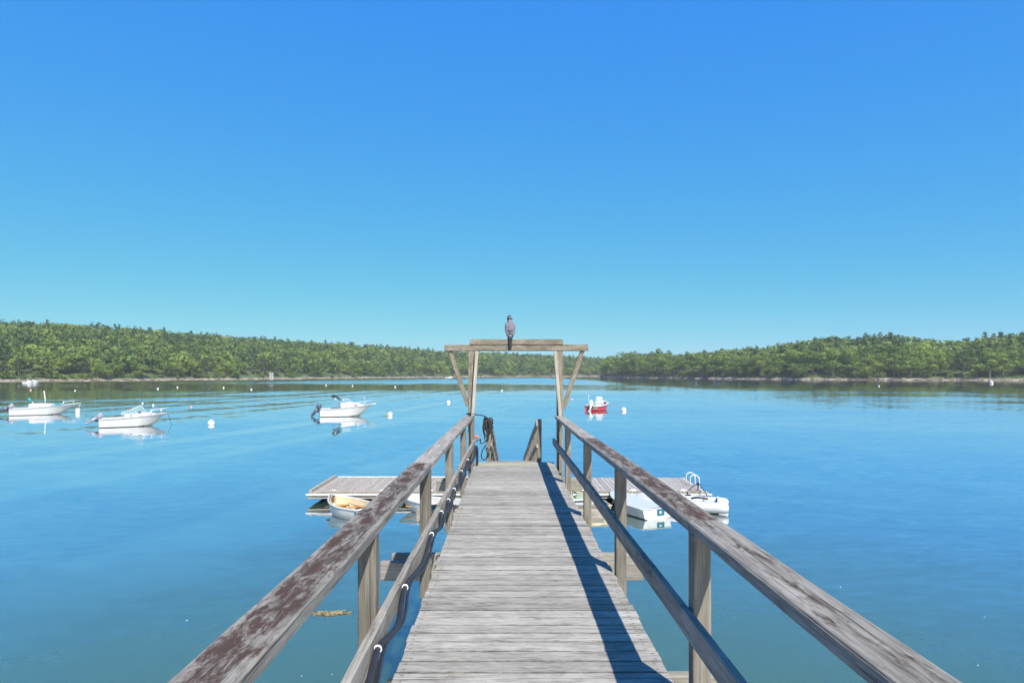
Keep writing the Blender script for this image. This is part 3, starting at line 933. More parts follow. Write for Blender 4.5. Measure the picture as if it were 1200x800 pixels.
TIES = (2.2, 3.03, 3.84, 5.2, 5.97, 6.7, 7.4, 8.6, 10.0)
knots = []
prev = 1.0
knots.append((-0.565, 1.0, 0.40)); 
for t in TIES:
    knots.append((-0.566 + random.uniform(0, 0.02), (prev + t) / 2, 0.43 - random.uniform(0.01, 0.05) * min(1.5, (t - prev))))
    knots.append((-0.573, t, 0.445 + random.uniform(-0.02, 0.02)))
    prev = t
knots += [(-0.55, 11.2, 0.33), (-0.565, 12.2, 0.42), (-0.56, 12.7, 0.30), (-0.57, 12.82, -0.02), (-0.60, 13.3, -0.1)]
cb = G()
cb.tube([P(*k) for k in smooth_path(knots, 6)], 0.0145, 8)
cable = cb.obj('power_cable', M['cable'], None, True)
tag(cable, 'black cable tied along the inner face of the left lower rail', 'cable')
cb2 = G()
cb2.tube([P(k[0] + 0.004, k[1] + 0.1, k[2] - 0.022) for k in smooth_path([(a + 0.012, b, c - 0.012 * math.sin(b * 3)) for a, b, c in knots], 6)], 0.009, 6)
cb2.obj('thin_cable', M['cable'], cable, True)
for t in TIES:
    g = G()
    zt = min(knots, key=lambda k_: abs(k_[1] - t))[2]
    pts = [P(-0.573 + 0.0150 * math.cos(a), t, zt + 0.0158 * math.sin(a)) for a in np.linspace(0, 2 * math.pi, 13)]
    g.tube(pts, 0.0045, 5)
    g.obj('cable_tie', M['tie'], cable, True)

# ------------------------------------------------------------------ the bird on the beam (seen from behind)
bz = P(0, gd, 2.371)
bird = empty('bird', (0.055, gd - 0.02, bz.z))
bird.rotation_euler = (0, 0, R(6))
bird.scale = (0.82, 0.95, 1.0)
tag(bird, 'grey bird with dark tail perched on the top beam of the gate', 'bird')
secs = [(-0.20, -0.085, 0.012, 0.008), (-0.17, -0.088, 0.030, 0.012), (-0.10, -0.088, 0.040, 0.016), (-0.02, -0.080, 0.046, 0.024), (0.04, -0.062, 0.062, 0.045), (0.10, -0.035, 0.090, 0.072),
        (0.165, -0.012, 0.105, 0.090), (0.23, 0.000, 0.108, 0.096), (0.285, 0.006, 0.096, 0.086), (0.325, 0.010, 0.070, 0.066), (0.350, 0.012, 0.056, 0.056),
        (0.375, 0.015, 0.058, 0.060), (0.405, 0.018, 0.060, 0.064), (0.432, 0.018, 0.050, 0.054), (0.452, 0.017, 0.030, 0.033), (0.460, 0.017, 0.008, 0.010)]
nn = 18
rings = [[(wx * math.cos(2 * math.pi * k / nn), cy + wy * math.sin(2 * math.pi * k / nn), z) for k in range(nn)] for z, cy, wx, wy in secs]
v, f = loft_vf(rings)
me = mesh('body', v, f, [M['bird_grey'], M['bird_dark'], M['bird_white']], True)
for pl in me.polygons:
    c = pl.center
    if c.z < 0.035:
        pl.material_index = 1
    elif 0.355 < c.z:
        pl.material_index = 1 if (c.z > 0.42 or c.x < -0.02 or 0.385 < c.z < 0.40) else 2
body = obj('body', me, bird)
for sx in (-1, 1):       # folded wings: two overlapping plates with dark tips
    g = G()
    rr_ = []
    for z, w_, t_, cy in ((0.045, 0.012, 0.006, -0.088), (0.075, 0.034, 0.012, -0.094), (0.13, 0.052, 0.016, -0.082), (0.20, 0.062, 0.018, -0.068), (0.27, 0.052, 0.016, -0.062), (0.315, 0.028, 0.010, -0.048)):
        rr_.append([(sx * (0.052 + (z - 0.045) * 0.06) + w_ * math.cos(2 * math.pi * k / 10), cy + 0.3 * abs(w_ * math.cos(2 * math.pi * k / 10)) + t_ * math.sin(2 * math.pi * k / 10), z) for k in range(10)])
    g.loft(rr_)
    mw = g.mesh('wing', [M['bird_grey'], M['bird_dark']], True)
    for pl in mw.polygons:
        if pl.center.z < 0.07 or 0.118 < pl.center.z < 0.11:
            pl.material_index = 1
    obj('wing', mw, bird)
for z, cy, w_ in ((0.118, -0.105, 0.066), (0.165, -0.103, 0.088)):
    g = G()
    g.tube([(w_ * math.cos(a), cy + 0.075 - 0.085 * math.sin(a), z + 0.012 * math.cos(2 * a)) for a in np.linspace(0.25, math.pi - 0.25, 9)], 0.006, 5)
    g.obj('wing_bar', M['bird_dark'], bird, True)
g = G(); g.tube([(0.045, 0.035, 0.40), (0.075, 0.05, 0.397), (0.088, 0.055, 0.383)], [0.014, 0.009, 0.002], 7)
g.obj('beak', M['beak'], bird, True)
for sx in (-1, 1):
    g = G(); g.ball((0.056 * sx, 0.03, 0.412), 0.009, 8, 6)
    g.obj('eye', M['bird_dark'], bird, True)
    g = G(); g.tube([(0.035 * sx, -0.01, 0.11), (0.038 * sx, 0.0, 0.012)], [0.022, 0.009], 6)
    for a in (-0.5, 0, 0.5):
        g.tube([(0.038 * sx, 0, 0.010), (0.038 * sx + 0.05 * math.sin(a), 0.05 * math.cos(a), 0.006)], [0.008, 0.003], 5)
    g.obj('foot', M['beak'], bird, True)

# ------------------------------------------------------------------ floating docks
def floating_dock(x0, x1, y0, y1, plank_mat, label, kerb_left, name='floating_dock'):
    top = 0.38
    o = empty(name, ((x0 + x1) / 2, (y0 + y1) / 2, 0))
    tag(o, label, 'dock', 'floating docks below the pier')
    n = int(round((x1 - x0 - 0.08) / 0.152))
    pw = (x1 - x0 - 0.08) / n
    for k in range(n):
        x = x0 + 0.04 + pw * (k + 0.5)
        beam('plank', (x, y0 + 0.045, top - 0.016), (x, y1 - 0.045, top - 0.016), round(pw - 0.012, 4), 0.032, plank_mat, o, 0.004)
    beam('edge_board', (x0, y0, top - 0.11), (x1, y0, top - 0.11), 0.05, 0.17, M['dock_edge'], o)
    beam('edge_board', (x0, y1, top - 0.11), (x1, y1, top - 0.11), 0.05, 0.17, M['dock_edge'], o)
    beam('edge_board', (x0 + 0.02, y0 + 0.03, top - 0.11), (x0 + 0.02, y1 - 0.03, top - 0.11), 0.045, 0.17, M['dock_edge'], o)
    beam('edge_board', (x1 - 0.02, y0 + 0.03, top - 0.11), (x1 - 0.02, y1 - 0.03, top - 0.11), 0.045, 0.17, M['dock_edge'], o)
    beam('rub_strip', (x0 - 0.05, y0 - 0.055, top - 0.055), (x1 + 0.05, y0 - 0.055, top - 0.055), 0.055, 0.07, M['white'], o, 0.012)
    beam('rub_strip', (x0 - 0.05, y1 + 0.055, top - 0.055), (x1 + 0.05, y1 + 0.055, top - 0.055), 0.055, 0.07, M['white'], o, 0.012)
    beam('kerb', (x0 + 0.3, y0 + 0.09, top + 0.03), (x1 - 0.3, y0 + 0.09, top + 0.03), 0.09, 0.055, M['dock_edge'], o, 0.006)
    if kerb_left:
        beam('kerb', (x0 + 0.07, y0 + 0.05, top + 0.045), (x0 + 0.07, y1 - 0.02, top + 0.045), 0.10, 0.085, M['dock_edge'], o, 0.006)
        beam('kerb', (x0 + 0.2, y1 - 0.1, top + 0.03), (x1 - 0.2, y1 - 0.1, top + 0.03), 0.09, 0.05, M['offwhite'], o, 0.006)
    nb = 4
    for k in range(nb):
        for y in (y0 + 0.75, y1 - 0.75):
            xa = x0 + 0.55 + (x1 - x0 - 1.1) * (k + 0.5) / nb
            beam('float_block', (xa - 0.62, y, 0.03), (xa + 0.62, y, 0.03), 0.9, 0.34, M['float_block'], o, 0.03)
    for k in range(4):
        x = x0 + (x1 - x0) * (k + 0.5) / 4
        g = G(); g.tube([(-0.1, 0, 0.05), (-0.05, 0, 0.06), (0.05, 0, 0.06), (0.1, 0, 0.05)], 0.013, 6)
        g.box(-0.04, 0.04, -0.02, 0.02, 0, 0.055)
        g.obj('cleat', M['metal'], o, False, Vector((x, y0 + 0.2, top)) - o.location)
    return o
floating_dock(-6.86, -0.2, 23.5, 27.0, M['dock_tan'], 'tan plank floating dock on the left with a raised kerb', True)
floating_dock(0.0, 7.0, 23.5, 27.0, M['dock_grey'], 'grey plank floating dock on the right with a white ladder', False)

lad = empty('dock_ladder', (6.86, 25.2, 0.0))
tag(lad, 'white hoop handrails of a swim ladder at the dock corner', 'ladder')
for k, dy in enumerate((-0.28, 0.28)):
    g = G()
    pts = [(-0.17, 0, 0.38)] + [(-0.17, 0, 0.62)] + [(-0.02 - 0.15 * math.cos(a), 0, 0.66 + 0.13 * math.sin(a)) for a in np.linspace(0.2, math.pi - 0.2, 7)] + [(0.16, 0, 0.60), (0.2, 0, -0.6)]
    g.tube(smooth_path(pts, 3), 0.021, 8)
    g.obj('handrail', M['white'], lad, True, (0, dy, 0))
for z in (-0.3, 0.0):
    g = G(); g.tube([(0.2, -0.28, z), (0.2, 0.28, z)], 0.02, 6)
    g.obj('rung', M['white'], lad, True)

# ------------------------------------------------------------------ boats
def hull_rings(Ln, B, zs, zb, keel, round_=0.0, bow_pow=2.2, rake=0.10, tuck=0.85, n=16, inset=0.0, floor=None, bow_end=1.0, sheer_dip=0.0):
    rings = []
    for i in range(n + 1):
        t = i / n * bow_end
        k = max(0.0, (t - 0.35) / 0.65)
        b = B / 2 * (1 - k ** bow_pow) * (tuck + (1 - tuck) * min(1, t / 0.35)) - inset
        b = max(b, 0.012)
        sheer = zs + (zb - zs) * t ** 1.7 - sheer_dip * math.sin(math.pi * t)
        kb = max(0.0, (t - 0.6) / 0.4)
        kz = keel + (0.55 * zb - keel) * kb ** 2.4
        chz = 0.04 + (0.62 * zb) * kb ** 1.8
        cb_ = b * (0.86 - 0.35 * kb)
        if floor is not None:
            kz = max(kz + 0.03, floor); chz = max(chz, kz + 0.02)
        X = Ln * (t - 0.5)
        Xk = Ln * (t * (1 - rake) - 0.5)
        mid = (chz + sheer) / 2
        if round_:
            prof = []
            for a in np.linspace(0, math.pi / 2, 6):
                prof.append((b * math.sin(a) ** round_ , kz + (sheer - kz) * (1 - math.cos(a)) ** 1.1))
            prof = prof[::-1]
        else:
            prof = [(b, sheer), (b * 0.985, sheer - 0.10 * (sheer - chz)), ((b + cb_) / 2, mid), (cb_, chz), (cb_ * 0.5, (chz + kz) / 2), (0.0, kz)]
        ring = []
        zr = max(1e-6, sheer - kz)
        for y, z in prof:
            xx = Xk + (X - Xk) * (z - kz) / zr
            ring.append((xx, y, z))
        for y, z in prof[-2::-1]:
            xx = Xk + (X - Xk) * (z - kz) / zr
            ring.append((xx, -y, z))
        rings.append(ring)
    return rings

def shell(rings, stern=True):
    v, f = loft_vf(rings, False, False)
    n = len(rings[0])
    if stern:
        f.append(tuple(range(n)))
    k = (len(rings) - 1) * n
    f.append(tuple(range(k + n - 1, k - 1, -1)))
    return v, f

def deck_between(rings, i0, i1, dz, crown=0.0, inset=1.0):
    """a panel across the hull at the sheer, from station i0 to i1"""
    rr = []
    for r in rings[i0:i1 + 1]:
        a, b = Vector(r[0]), Vector(r[-1])
        row = []
        for t in np.linspace(0, 1, 7):
            q = a.lerp(b, t)
            q.y *= inset
            row.append((q.x, q.y, q.z + dz + crown * math.sin(math.pi * t) * min(1, (a.y - b.y))))
        rr.append(row)
    return loft_vf(rr, False, False)

def gunwale(rings, r, n=8):
    g = G()
    for s in (0, -1):
        g.tube([rr[s] for rr in rings], r, n)
    g.tube([rings[0][0], rings[0][-1]], r, n)
    return g

def dinghy(loc, heading, Ln, B, hull_mat, in_mat, gun_mat, seat_mat, label, round_=0.55, zs=0.36, zb=0.52, keel=-0.12, bow_pow=2.6, rake=0.06, oars=False, seats=2):
    o = empty('rowing_dinghy', loc, heading)
    tag(o, label, 'dinghy')
    rings = hull_rings(Ln, B, zs, zb, keel, round_, bow_pow, rake, 0.82, 16, sheer_dip=0.03)
    v, f = shell(rings)
    obj('hull', mesh('hull', v, f, hull_mat, True), o)
    inn = hull_rings(Ln * 0.975, B, zs, zb, keel, round_, bow_pow, rake, 0.82, 16, inset=0.028, floor=0.02, bow_end=0.985, sheer_dip=0.03)
    v, f = shell(inn)
    obj('interior', mesh('interior', v, f, in_mat, True), o)
    gunwale(rings, 0.026).obj('gunwale', gun_mat, o, True)
    for k, x in enumerate([-0.36, 0.02, 0.30][:seats + 1] if seats > 1 else [-0.1]):
        t = x + 0.5
        i = int(t * 16)
        yb = rings[i][0][1] - 0.035
        g = G(); g.box(-0.12, 0.12, -yb, yb, -0.012, 0.012)
        g.obj('seat', seat_mat, o, False, (x * Ln, 0, zs * 0.62))
    if oars:
        for s in (-1, 1):
            g = G(); g.tube([(-Ln * 0.38, s * 0.16, zs * 0.72), (Ln * 0.22, s * 0.30, zs * 0.78)], 0.018, 6)
            g.box(-Ln * 0.38 - 0.35, -Ln * 0.38, s * 0.16 - 0.06, s * 0.16 + 0.06, zs * 0.72 - 0.01, zs * 0.72 + 0.01)
            g.obj('oar', M['varnish'], o)
            g = G(); g.tube([(0, 0, 0), (0, 0, 0.07)], 0.02, 6)
            g.obj('oarlock', M['antifoul'], o, False, (0.05 * Ln, s * (B / 2 - 0.03), zs - 0.02))
    return o

def head(dx, dy):
    return math.atan2(dy, dx)

dinghy((-5.0, 21.66, 0), head(-2.1, 1.9), 2.1, 1.2, M['white'], M['dinghy_tan'], M['white'], M['varnish'],
       'white round-bowed dinghy with tan seats and oars at the left dock corner', oars=True)
dinghy((-2.25, 22.1, 0), head(-2.6, 0.85), 2.7, 1.25, M['white'], M['inside'], M['offwhite'], M['varnish'],
       'white and grey dinghy alongside the left dock near the pier', round_=0.5, zs=0.34, zb=0.46)
dinghy((2.55, 22.45, 0), head(-0.5, 2.0), 2.3, 1.15, M['cream'], M['pale_green'], M['cream'], M['offwhite'],
       'cream rowboat with pale green inside behind the right rail posts', round_=0.0, zs=0.34, zb=0.42, rake=0.05)

# flat-topped white skiff
sk = empty('skiff', (4.12, 22.28, 0), head(-0.37, 0.93))
tag(sk, 'white covered skiff with its square transom toward the pier', 'skiff')
rings = hull_rings(2.75, 1.22, 0.33, 0.44, -0.1, 0.0, 2.4, 0.06, 0.86, 16)
v, f = shell(rings)
obj('hull', mesh('hull', v, f, M['offwhite'], False), sk)
v, f = deck_between(rings, 0, 16, 0.004, 0.035)
obj('cover', mesh('cover', v, f, M['white'], True), sk)
gunwale(rings, 0.02).obj('gunwale', M['white'], sk, True)
g = G(); g.box(-0.008, 0.0, -0.13, 0.13, -0.10, 0.11)
em = g.obj('transom_emblem', M['emblem'], sk, False, (-1.385, -0.12, 0.22))
g = G(); g.box(-0.006, 0.0, -0.035, 0.035, -0.035, 0.035)
g.obj('emblem_spot', M['white'], em, False, (-0.009, 0.02, 0.0))
for (x, y, a) in ((-0.2, 0.15, 0.3), (-0.75, -0.12, 0.9)):
    g = G(); g.box(-0.12, 0.12, -0.035, 0.035, 0, 0.012)
    g.obj('hatch_slot', M['inside'], sk, False, (x, y, 0.375), (0, 0, a))

# inflatable tender
inf = empty('inflatable_tender', (5.72, 22.62, 0.0), head(-2.4, 0.75))
tag(inf, 'white inflatable tender with black fittings at the right dock corner', 'tender')
tr = 0.175
path = [(-1.55, 0.5, 0.20), (-1.2, 0.5, 0.20), (-0.3, 0.5, 0.21), (0.5, 0.48, 0.23), (1.0, 0.36, 0.27), (1.28, 0.15, 0.27), (1.32, 0, 0.28), (1.28, -0.15, 0.27), (1.0, -0.36, 0.27), (0.5, -0.48, 0.23), (-0.3, -0.5, 0.21), (-1.2, -0.5, 0.20), (-1.55, -0.5, 0.20)]
sp_ = smooth_path(path, 4)
rad = [tr] * len(sp_)
for k, q in enumerate((0.08, 0.13, 0.16, 0.17)):
    rad[k] = q; rad[-1 - k] = q
g = G(); g.tube(sp_, rad, 14)
tb = g.obj('tube', M['vinyl'], inf, True)
g = G(); g.box(-1.25, 1.0, -0.42, 0.42, 0.06, 0.10); g.obj('floor', M['inside'], inf)
g = G(); g.box(-1.25, -1.20, -0.40, 0.40, 0.04, 0.42); g.obj('transom', M['offwhite'], inf)
for s in (-1, 1):
    g = G(); g.tube([(-1.1 + 0.18 * k, s * 0.56, 0.35 + (0.0 if k % 2 else -0.05)) for k in range(10)], 0.012, 5); g.obj('grab_line', M['inside'], inf, True)
    g = G(); g.box(-0.09, 0.09, -0.05, 0.05, 0, 0.05); g.tube([(0, 0, 0.04), (0.03, 0.0, 0.14)], 0.022, 6)
    g.obj('oarlock', M['black'], inf, False, (-0.25, s * 0.5, 0.36))
g = G()
g.tube(smooth_path([(-0.9, 0.42, 0.46), (-0.6, 0.5, 0.50), (-0.4, 0.35, 0.44), (-0.5, 0.1, 0.42)], 4), 0.035, 6)
g.obj('paddle_bundle', M['black'], inf, True)
ln_ = G()
ln_.tube(smooth_path([(6.25, 23.6, 0.42), (6.5, 23.9, 0.52), (6.72, 24.0, 0.62), (6.72, 23.6, 0.56), (6.65, 22.9, 0.52), (6.6, 22.5, 0.44)], 5), 0.015, 6)
ln_.ball((6.72, 23.98, 0.62), 0.045, 8, 6)
ln_.tube([(6.72, 24.0, 0.36), (6.72, 24.0, 0.62)], 0.022, 6)
o = ln_.obj('mooring_line', M['rope'], None, True)
tag(o, 'black mooring line from the dock post down to the inflatable', 'rope')

def outboard(parent, loc, tilt, cowl_mat, leg_mat=None, size=1.0, rz=0.0):
    """tilted-up outboard motor at the transom, pointing aft (-X)"""
    o = bpy.data.objects.new('outboard', None)
    link(o, parent)
    o.location = loc
    o.rotation_euler = (0, tilt, rz)
    o.scale = (size,) * 3
    leg_mat = leg_mat or cowl_mat
    g = G()
    rr_ = []
    def se(a_, b_, z_, sh):
        out = []
        for k in range(16):
            t_ = 2 * math.pi * k / 16
            c_, s_ = math.cos(t_), math.sin(t_)
            out.append((-0.22 + sh + a_ * math.copysign(abs(c_) ** 0.6, c_), b_ * math.copysign(abs(s_) ** 0.6, s_), z_))
        return out
    for z, a, b, sh in ((0.08, 0.17, 0.12, 0.0), (0.14, 0.22, 0.15, 0.0), (0.34, 0.25, 0.165, -0.02), (0.50, 0.22, 0.15, -0.03), (0.57, 0.15, 0.10, -0.02)):
        rr_.append(se(a, b, z, sh))
    g.loft(rr_)
    g.obj('cowl', cowl_mat, o, True)
    g = G()
    g.loft([[(-0.24 + a * math.cos(2 * math.pi * k / 8), b * math.sin(2 * math.pi * k / 8), z) for k in range(8)] for z, a, b in ((-0.75, 0.10, 0.035), (-0.4, 0.12, 0.05), (0.13, 0.15, 0.10))])
    g.box(-0.42, -0.10, -0.10, 0.10, -0.46, -0.44)
    g.obj('leg', leg_mat, o, True)
    g = G(); g.tube([(-0.50, 0, -0.66), (-0.38, 0, -0.67), (-0.15, 0, -0.67), (-0.06, 0, -0.66)], [0.03, 0.06, 0.06, 0.015], 8)
    g.box(-0.34, -0.16, -0.012, 0.012, -0.95, -0.68)
    g.obj('gearcase', leg_mat, o, True)
    g = G()
    for k in range(3):
        a = 2 * math.pi * k / 3
        g.add([(-0.46, 0, -0.66), (-0.50, 0.16 * math.cos(a), -0.66 + 0.16 * math.sin(a)), (-0.44, 0.16 * math.cos(a + 0.8), -0.66 + 0.16 * math.sin(a + 0.8)),
               (-0.47, 0, -0.65), (-0.51, 0.16 * math.cos(a), -0.65 + 0.16 * math.sin(a)), (-0.45, 0.16 * math.cos(a + 0.8), -0.65 + 0.16 * math.sin(a + 0.8))], [(0, 1, 2), (5, 4, 3), (0, 3, 4, 1), (1, 4, 5, 2), (2, 5, 3, 0)])
    g.obj('propeller', M['metal'], o)
    g = G(); g.box(-0.12, 0.06, -0.12, 0.12, -0.25, 0.15); g.obj('bracket', M['antifoul'], o)
    return o

def motorboat_hull(parent, Ln, B, zs, zb, mat, bow_pow=2.3, rake=0.13):
    rings = hull_rings(Ln, B, zs, zb, -0.35, 0.0, bow_pow, rake, 0.94, 20)
    v, f = shell(rings)
    obj('hull', mesh('hull', v, f, mat, False), parent)
    # rub rail
    g = gunwale([[(p[0], p[1] * 1.01, p[2] - 0.03) for p in r] for r in rings], 0.035, 6)
    g.obj('rub_rail', M['inside'], parent, True)
    # antifouling band at the waterline
    band = []
    for r in rings[:15]:
        ch = r[3]
        band.append([(ch[0], s * (ch[1] + 0.012), z) for s, z in ((1, ch[2] + 0.03), (1, -0.1), (-1, -0.1), (-1, ch[2] + 0.03))])
    v, f = loft_vf(band, False, False)
    f.append((0, 1, 2, 3))
    obj('boot_stripe', mesh('boot_stripe', v, f, M['antifoul']), parent)
    return rings

def cockpit(parent, rings, i0, i1, depth=0.5):
    g = G()
    out, inn, bot = [], [], []
    rr_ = []
    for r in rings[i0:i1 + 1]:
        a = Vector(r[0])
        k = max(0.05, a.y - 0.22)
        rr_.append([(a.x, a.y, a.z + 0.004), (a.x, k, a.z + 0.03), (a.x, k - 0.02, a.z - depth), (a.x, -k + 0.02, a.z - depth), (a.x, -k, a.z + 0.03), (a.x, -a.y, a.z + 0.004)])
    v, f = loft_vf(rr_, False, False)
    f.append((1, 2, 3, 4))
    obj('cockpit', mesh('cockpit', v, f, M['white']), parent)

def cabin(parent, rings, Ln, x0, x1, w0, w1, h, base, mat, name='cabin'):
    """a rounded trunk: blunt aft end at x0, sloping forward to x1"""
    rr_ = []
    n = 10
    for i in range(n + 1):
        t = i / n
        x = x0 + (x1 - x0) * t
        w = w0 + (w1 - w0) * t ** 1.6
        hh = h * (1 - max(0, (t - 0.25) / 0.75) ** 1.6) + 0.02
        zb_ = base(x)
        rr_.append([(x, w, zb_ - 0.05), (x, w * 0.95, zb_ + hh * 0.55), (x, w * 0.78, zb_ + hh * 0.92), (x, 0, zb_ + hh), (x, -w * 0.78, zb_ + hh * 0.92), (x, -w * 0.95, zb_ + hh * 0.55), (x, -w, zb_ - 0.05)])
    v, f = loft_vf(rr_)
    return obj(name, mesh(name, v, f, mat, True), parent)

def windscreen(parent, x, w, z0, h, rake_=0.45, sweep=0.5, aft=1.0):
    """three panes in a white frame"""
    A = [(x - sweep, w, z0), (x, w * 0.55, z0), (x, -w * 0.55, z0), (x - sweep, -w, z0)]
    Bq = [(x - sweep + (0.35 if aft < 1 else -rake_ * h * 0.6), w * 0.92, z0 + h * aft), (x - rake_ * h * 1.4, w * 0.5, z0 + h), (x - rake_ * h * 1.4, -w * 0.5, z0 + h), (x - sweep + (0.35 if aft < 1 else -rake_ * h * 0.6), -w * 0.92, z0 + h * aft)]
    ws = bpy.data.objects.new('windscreen', None)
    link(ws, parent)
    for i in range(3):
        q = [Vector(A[i]), Vector(A[i + 1]), Vector(Bq[i + 1]), Vector(Bq[i])]
        nrm = (q[1] - q[0]).cross(q[3] - q[0]).normalized() * 0.012
        v = [p_ for p_ in q] + [p_ + nrm for p_ in q]
        obj('pane', mesh('pane', v, [(3, 2, 1, 0), (4, 5, 6, 7), (0, 1, 5, 4), (1, 2, 6, 5), (2, 3, 7, 6), (3, 0, 4, 7)], M['glass']), ws)
    g = G()
    g.tube(A, 0.024, 5); g.tube(Bq, 0.03, 5)
    for a, b in zip(A, Bq):
        g.tube([a, b], 0.026, 5)
    g.obj('frame', M['white'], ws, True)
    return ws

def bow_rail(parent, rings, i0, h, r=0.02):
    g = G()
    pts = [Vector((q[0][0] - 0.02, q[0][1] * 0.9, q[0][2] + h)) for q in rings[i0:-1]]
    tip = Vector(rings[-1][0]); tip.y = 0; tip.x += 0.1; tip.z += h + 0.03
    mir = [Vector((q.x, -q.y, q.z)) for q in pts[::-1]]
    first = Vector(pts[0]); first.z -= h; first.x -= 0.15
    last = Vector((first.x, -first.y, first.z))
    g.tube([first] + pts + [tip] + mir + [last], r, 6)
    for q in pts[::3]:
        for s in (1, -1):
            g.tube([(q.x, s * q.y, q.z), (q.x - 0.05, s * q.y, q.z - h)], r * 0.8, 5)
    g.obj('bow_rail', M['metal'], parent, True)

def sheer_at(zs, zb, Ln):
    return lambda x: zs + (zb - zs) * max(0, min(1, x / Ln + 0.5)) ** 1.7

# nearest cuddy boat, light motor tilted up
def cuddy(loc, hd, Ln, B, zs, zb, label, motors, style):
    o = empty('motorboat', loc, hd)
    tag(o, label, 'motorboat', 'motorboats moored in the bay')
    rings = motorboat_hull(o, Ln, B, zs, zb, M['white'])
    cockpit(o, rings, 0, 10)
    v, f = deck_between(rings, 10, 20, 0.01, 0.06)
    obj('foredeck', mesh('foredeck', v, f, M['white'], True), o)
    base = sheer_at(zs, zb, Ln)
    if style == 'screen':
        cabin(o, rings, Ln, -0.04 * Ln, 0.34 * Ln, B * 0.38, B * 0.14, 0.34, base, M['white'])
        windscreen(o, 0.19 * Ln, B * 0.42, base(0.0) + 0.24, 0.66, 0.55, 2.0, 0.25)
        g = G(); g.box(-0.25, 0.25, -0.3, 0.3, -0.5, 0.28, 0.03); g.obj('helm_seat', M['offwhite'], o, False, (-0.10 * Ln, 0.35, zs + 0.02))
        bow_rail(o, rings, 15, 0.38)
        g = G(); g.tube(smooth_path([(0.49 * Ln, 0, zb - 0.05), (0.52 * Ln, 0.02, 0.55), (0.56 * Ln, 0.05, -0.05)], 4), 0.014, 5); g.obj('bow_line', M['rope'], o, True)
        g = G(); g.box(-0.12, 0.12, -0.25, 0.25, -0.1, 0.16, 0.02); g.obj('helm_console', M['motor'], o, False, (0.07 * Ln, -0.4, base(0.0) + 0.3))
        g = G(); g.box(-0.2, 0.2, -0.18, 0.18, 0, 0.03, 0.01); g.obj('deck_hatch', M['motor'], o, False, (0.36 * Ln, 0, base(0.36 * Ln) + 0.09))
    elif style == 'bimini':
        cabin(o, rings, Ln, -0.12 * Ln, 0.36 * Ln, B * 0.40, B * 0.12, 0.55, base, M['white'])
        windscreen(o, 0.10 * Ln, B * 0.36, base(0.0) + 0.52, 0.34, 0.8, 0.8)
        g = G()
        for s in (-1, 1):
            g.tube([(-0.14 * Ln, s * B * 0.38, zs + 0.45), (-0.24 * Ln, s * B * 0.38, zs + 1.25)], 0.025, 5)
        g.tube([(-0.24 * Ln, -B * 0.38, zs + 1.25), (-0.24 * Ln, B * 0.38, zs + 1.25)], 0.025, 5)
        g.obj('bimini_frame', M['metal'], o, True)
        g = G()
        rr_ = []
        for x, z, t_ in ((-0.27, 1.22, 0.06), (-0.245, 1.34, 0.13), (-0.20, 1.30, 0.11), (-0.155, 1.12, 0.10), (-0.11, 0.92, 0.05)):
            rr_.append([(x * Ln + t_ * 0.6 * math.cos(a), yy * B * 0.40, zs + z + t_ * math.sin(a)) for yy, a in [(-1, k * math.pi / 4) for k in range(0)] + [(1, math.pi / 2), (0.5, math.pi / 2), (-0.5, math.pi / 2), (-1, math.pi / 2), (-1, -math.pi / 2), (-0.5, -math.pi / 2), (0.5, -math.pi / 2), (1, -math.pi / 2)]])
        g.loft(rr_)
        g.obj('folded_bimini', M['canvas'], o, True)
        for s in (-1, 1):
            g = G(); g.box(-0.14, 0.14, -0.01, 0.01, -0.06, 0.06, 0.02); g.obj('porthole', M['motor'], o, False, (0.17 * Ln, s * (B * 0.34), base(0.17 * Ln) + 0.2))
        bow_rail(o, rings, 14, 0.40)
        g = G(); g.box(-0.25, 0.30, -0.16, 0.16, -0.05, 0.04, 0.02); g.obj('bow_pulpit', M['white'], o, False, (0.51 * Ln, 0, zb + 0.02))
    else:
        cabin(o, rings, Ln, -0.22 * Ln, 0.26 * Ln, B * 0.40, B * 0.16, 0.42, base, M['white'])
        g = G(); g.tube([(0.02 * Ln, 0, zs + 0.3), (0.015 * Ln, 0, zs + 1.1), (0.0, 0, zs + 1.85)], [0.07, 0.06, 0.045], 7); g.obj('mast', M['offwhite'], o, True)
        g = G(); g.tube([(-0.14 * Ln, 0.3, zs + 0.35), (-0.19 * Ln, 0.3, zs + 0.7)], 0.045, 6); pole = g.obj('furled_pole', M['white'], o, True)
        g = G(); g.tube([(-0.19 * Ln, 0.3, zs + 0.68), (-0.235 * Ln, 0.3, zs + 1.05)], [0.10, 0.11], 8); g.obj('furled_canvas', M['teal'], pole, True)
        v, f = deck_between(rings, 12, 16, 0.09, 0.10, 0.8)
        obj('foredeck_cover', mesh('foredeck_cover', v, f, M['teal'], True), o)
        bow_rail(o, rings, 16, 0.34)
        g = G(); g.box(-0.32, 0.32, -0.14, 0.14, -0.04, 0.03, 0.02); g.obj('bow_pulpit', M['white'], o, False, (0.50 * Ln, 0, zb))
        g = G(); g.tube([(0.56 * Ln, 0, zb + 0.05), (0.53 * Ln, -0.1, zb - 0.45)], 0.025, 5)
        rr_ = [[(a * math.cos(2 * math.pi * k / 10), a * math.sin(2 * math.pi * k / 10), z) for k in range(10)] for z, a in ((-0.32, 0.2), (-0.28, 0.25), (0.28, 0.25), (0.33, 0.2))]
        g2 = G(); g2.loft(rr_); fd = g2.obj('fender', M['white'], o, False, (0.515 * Ln, -0.1, 0.30))
        g.obj('fender_line', M['offwhite'], o, True)
    for (y, tilt, cm, lm, sz) in motors:
        outboard(o, (-Ln / 2 - 0.05, y, zs - 0.12), tilt, cm, lm, sz)
    return o

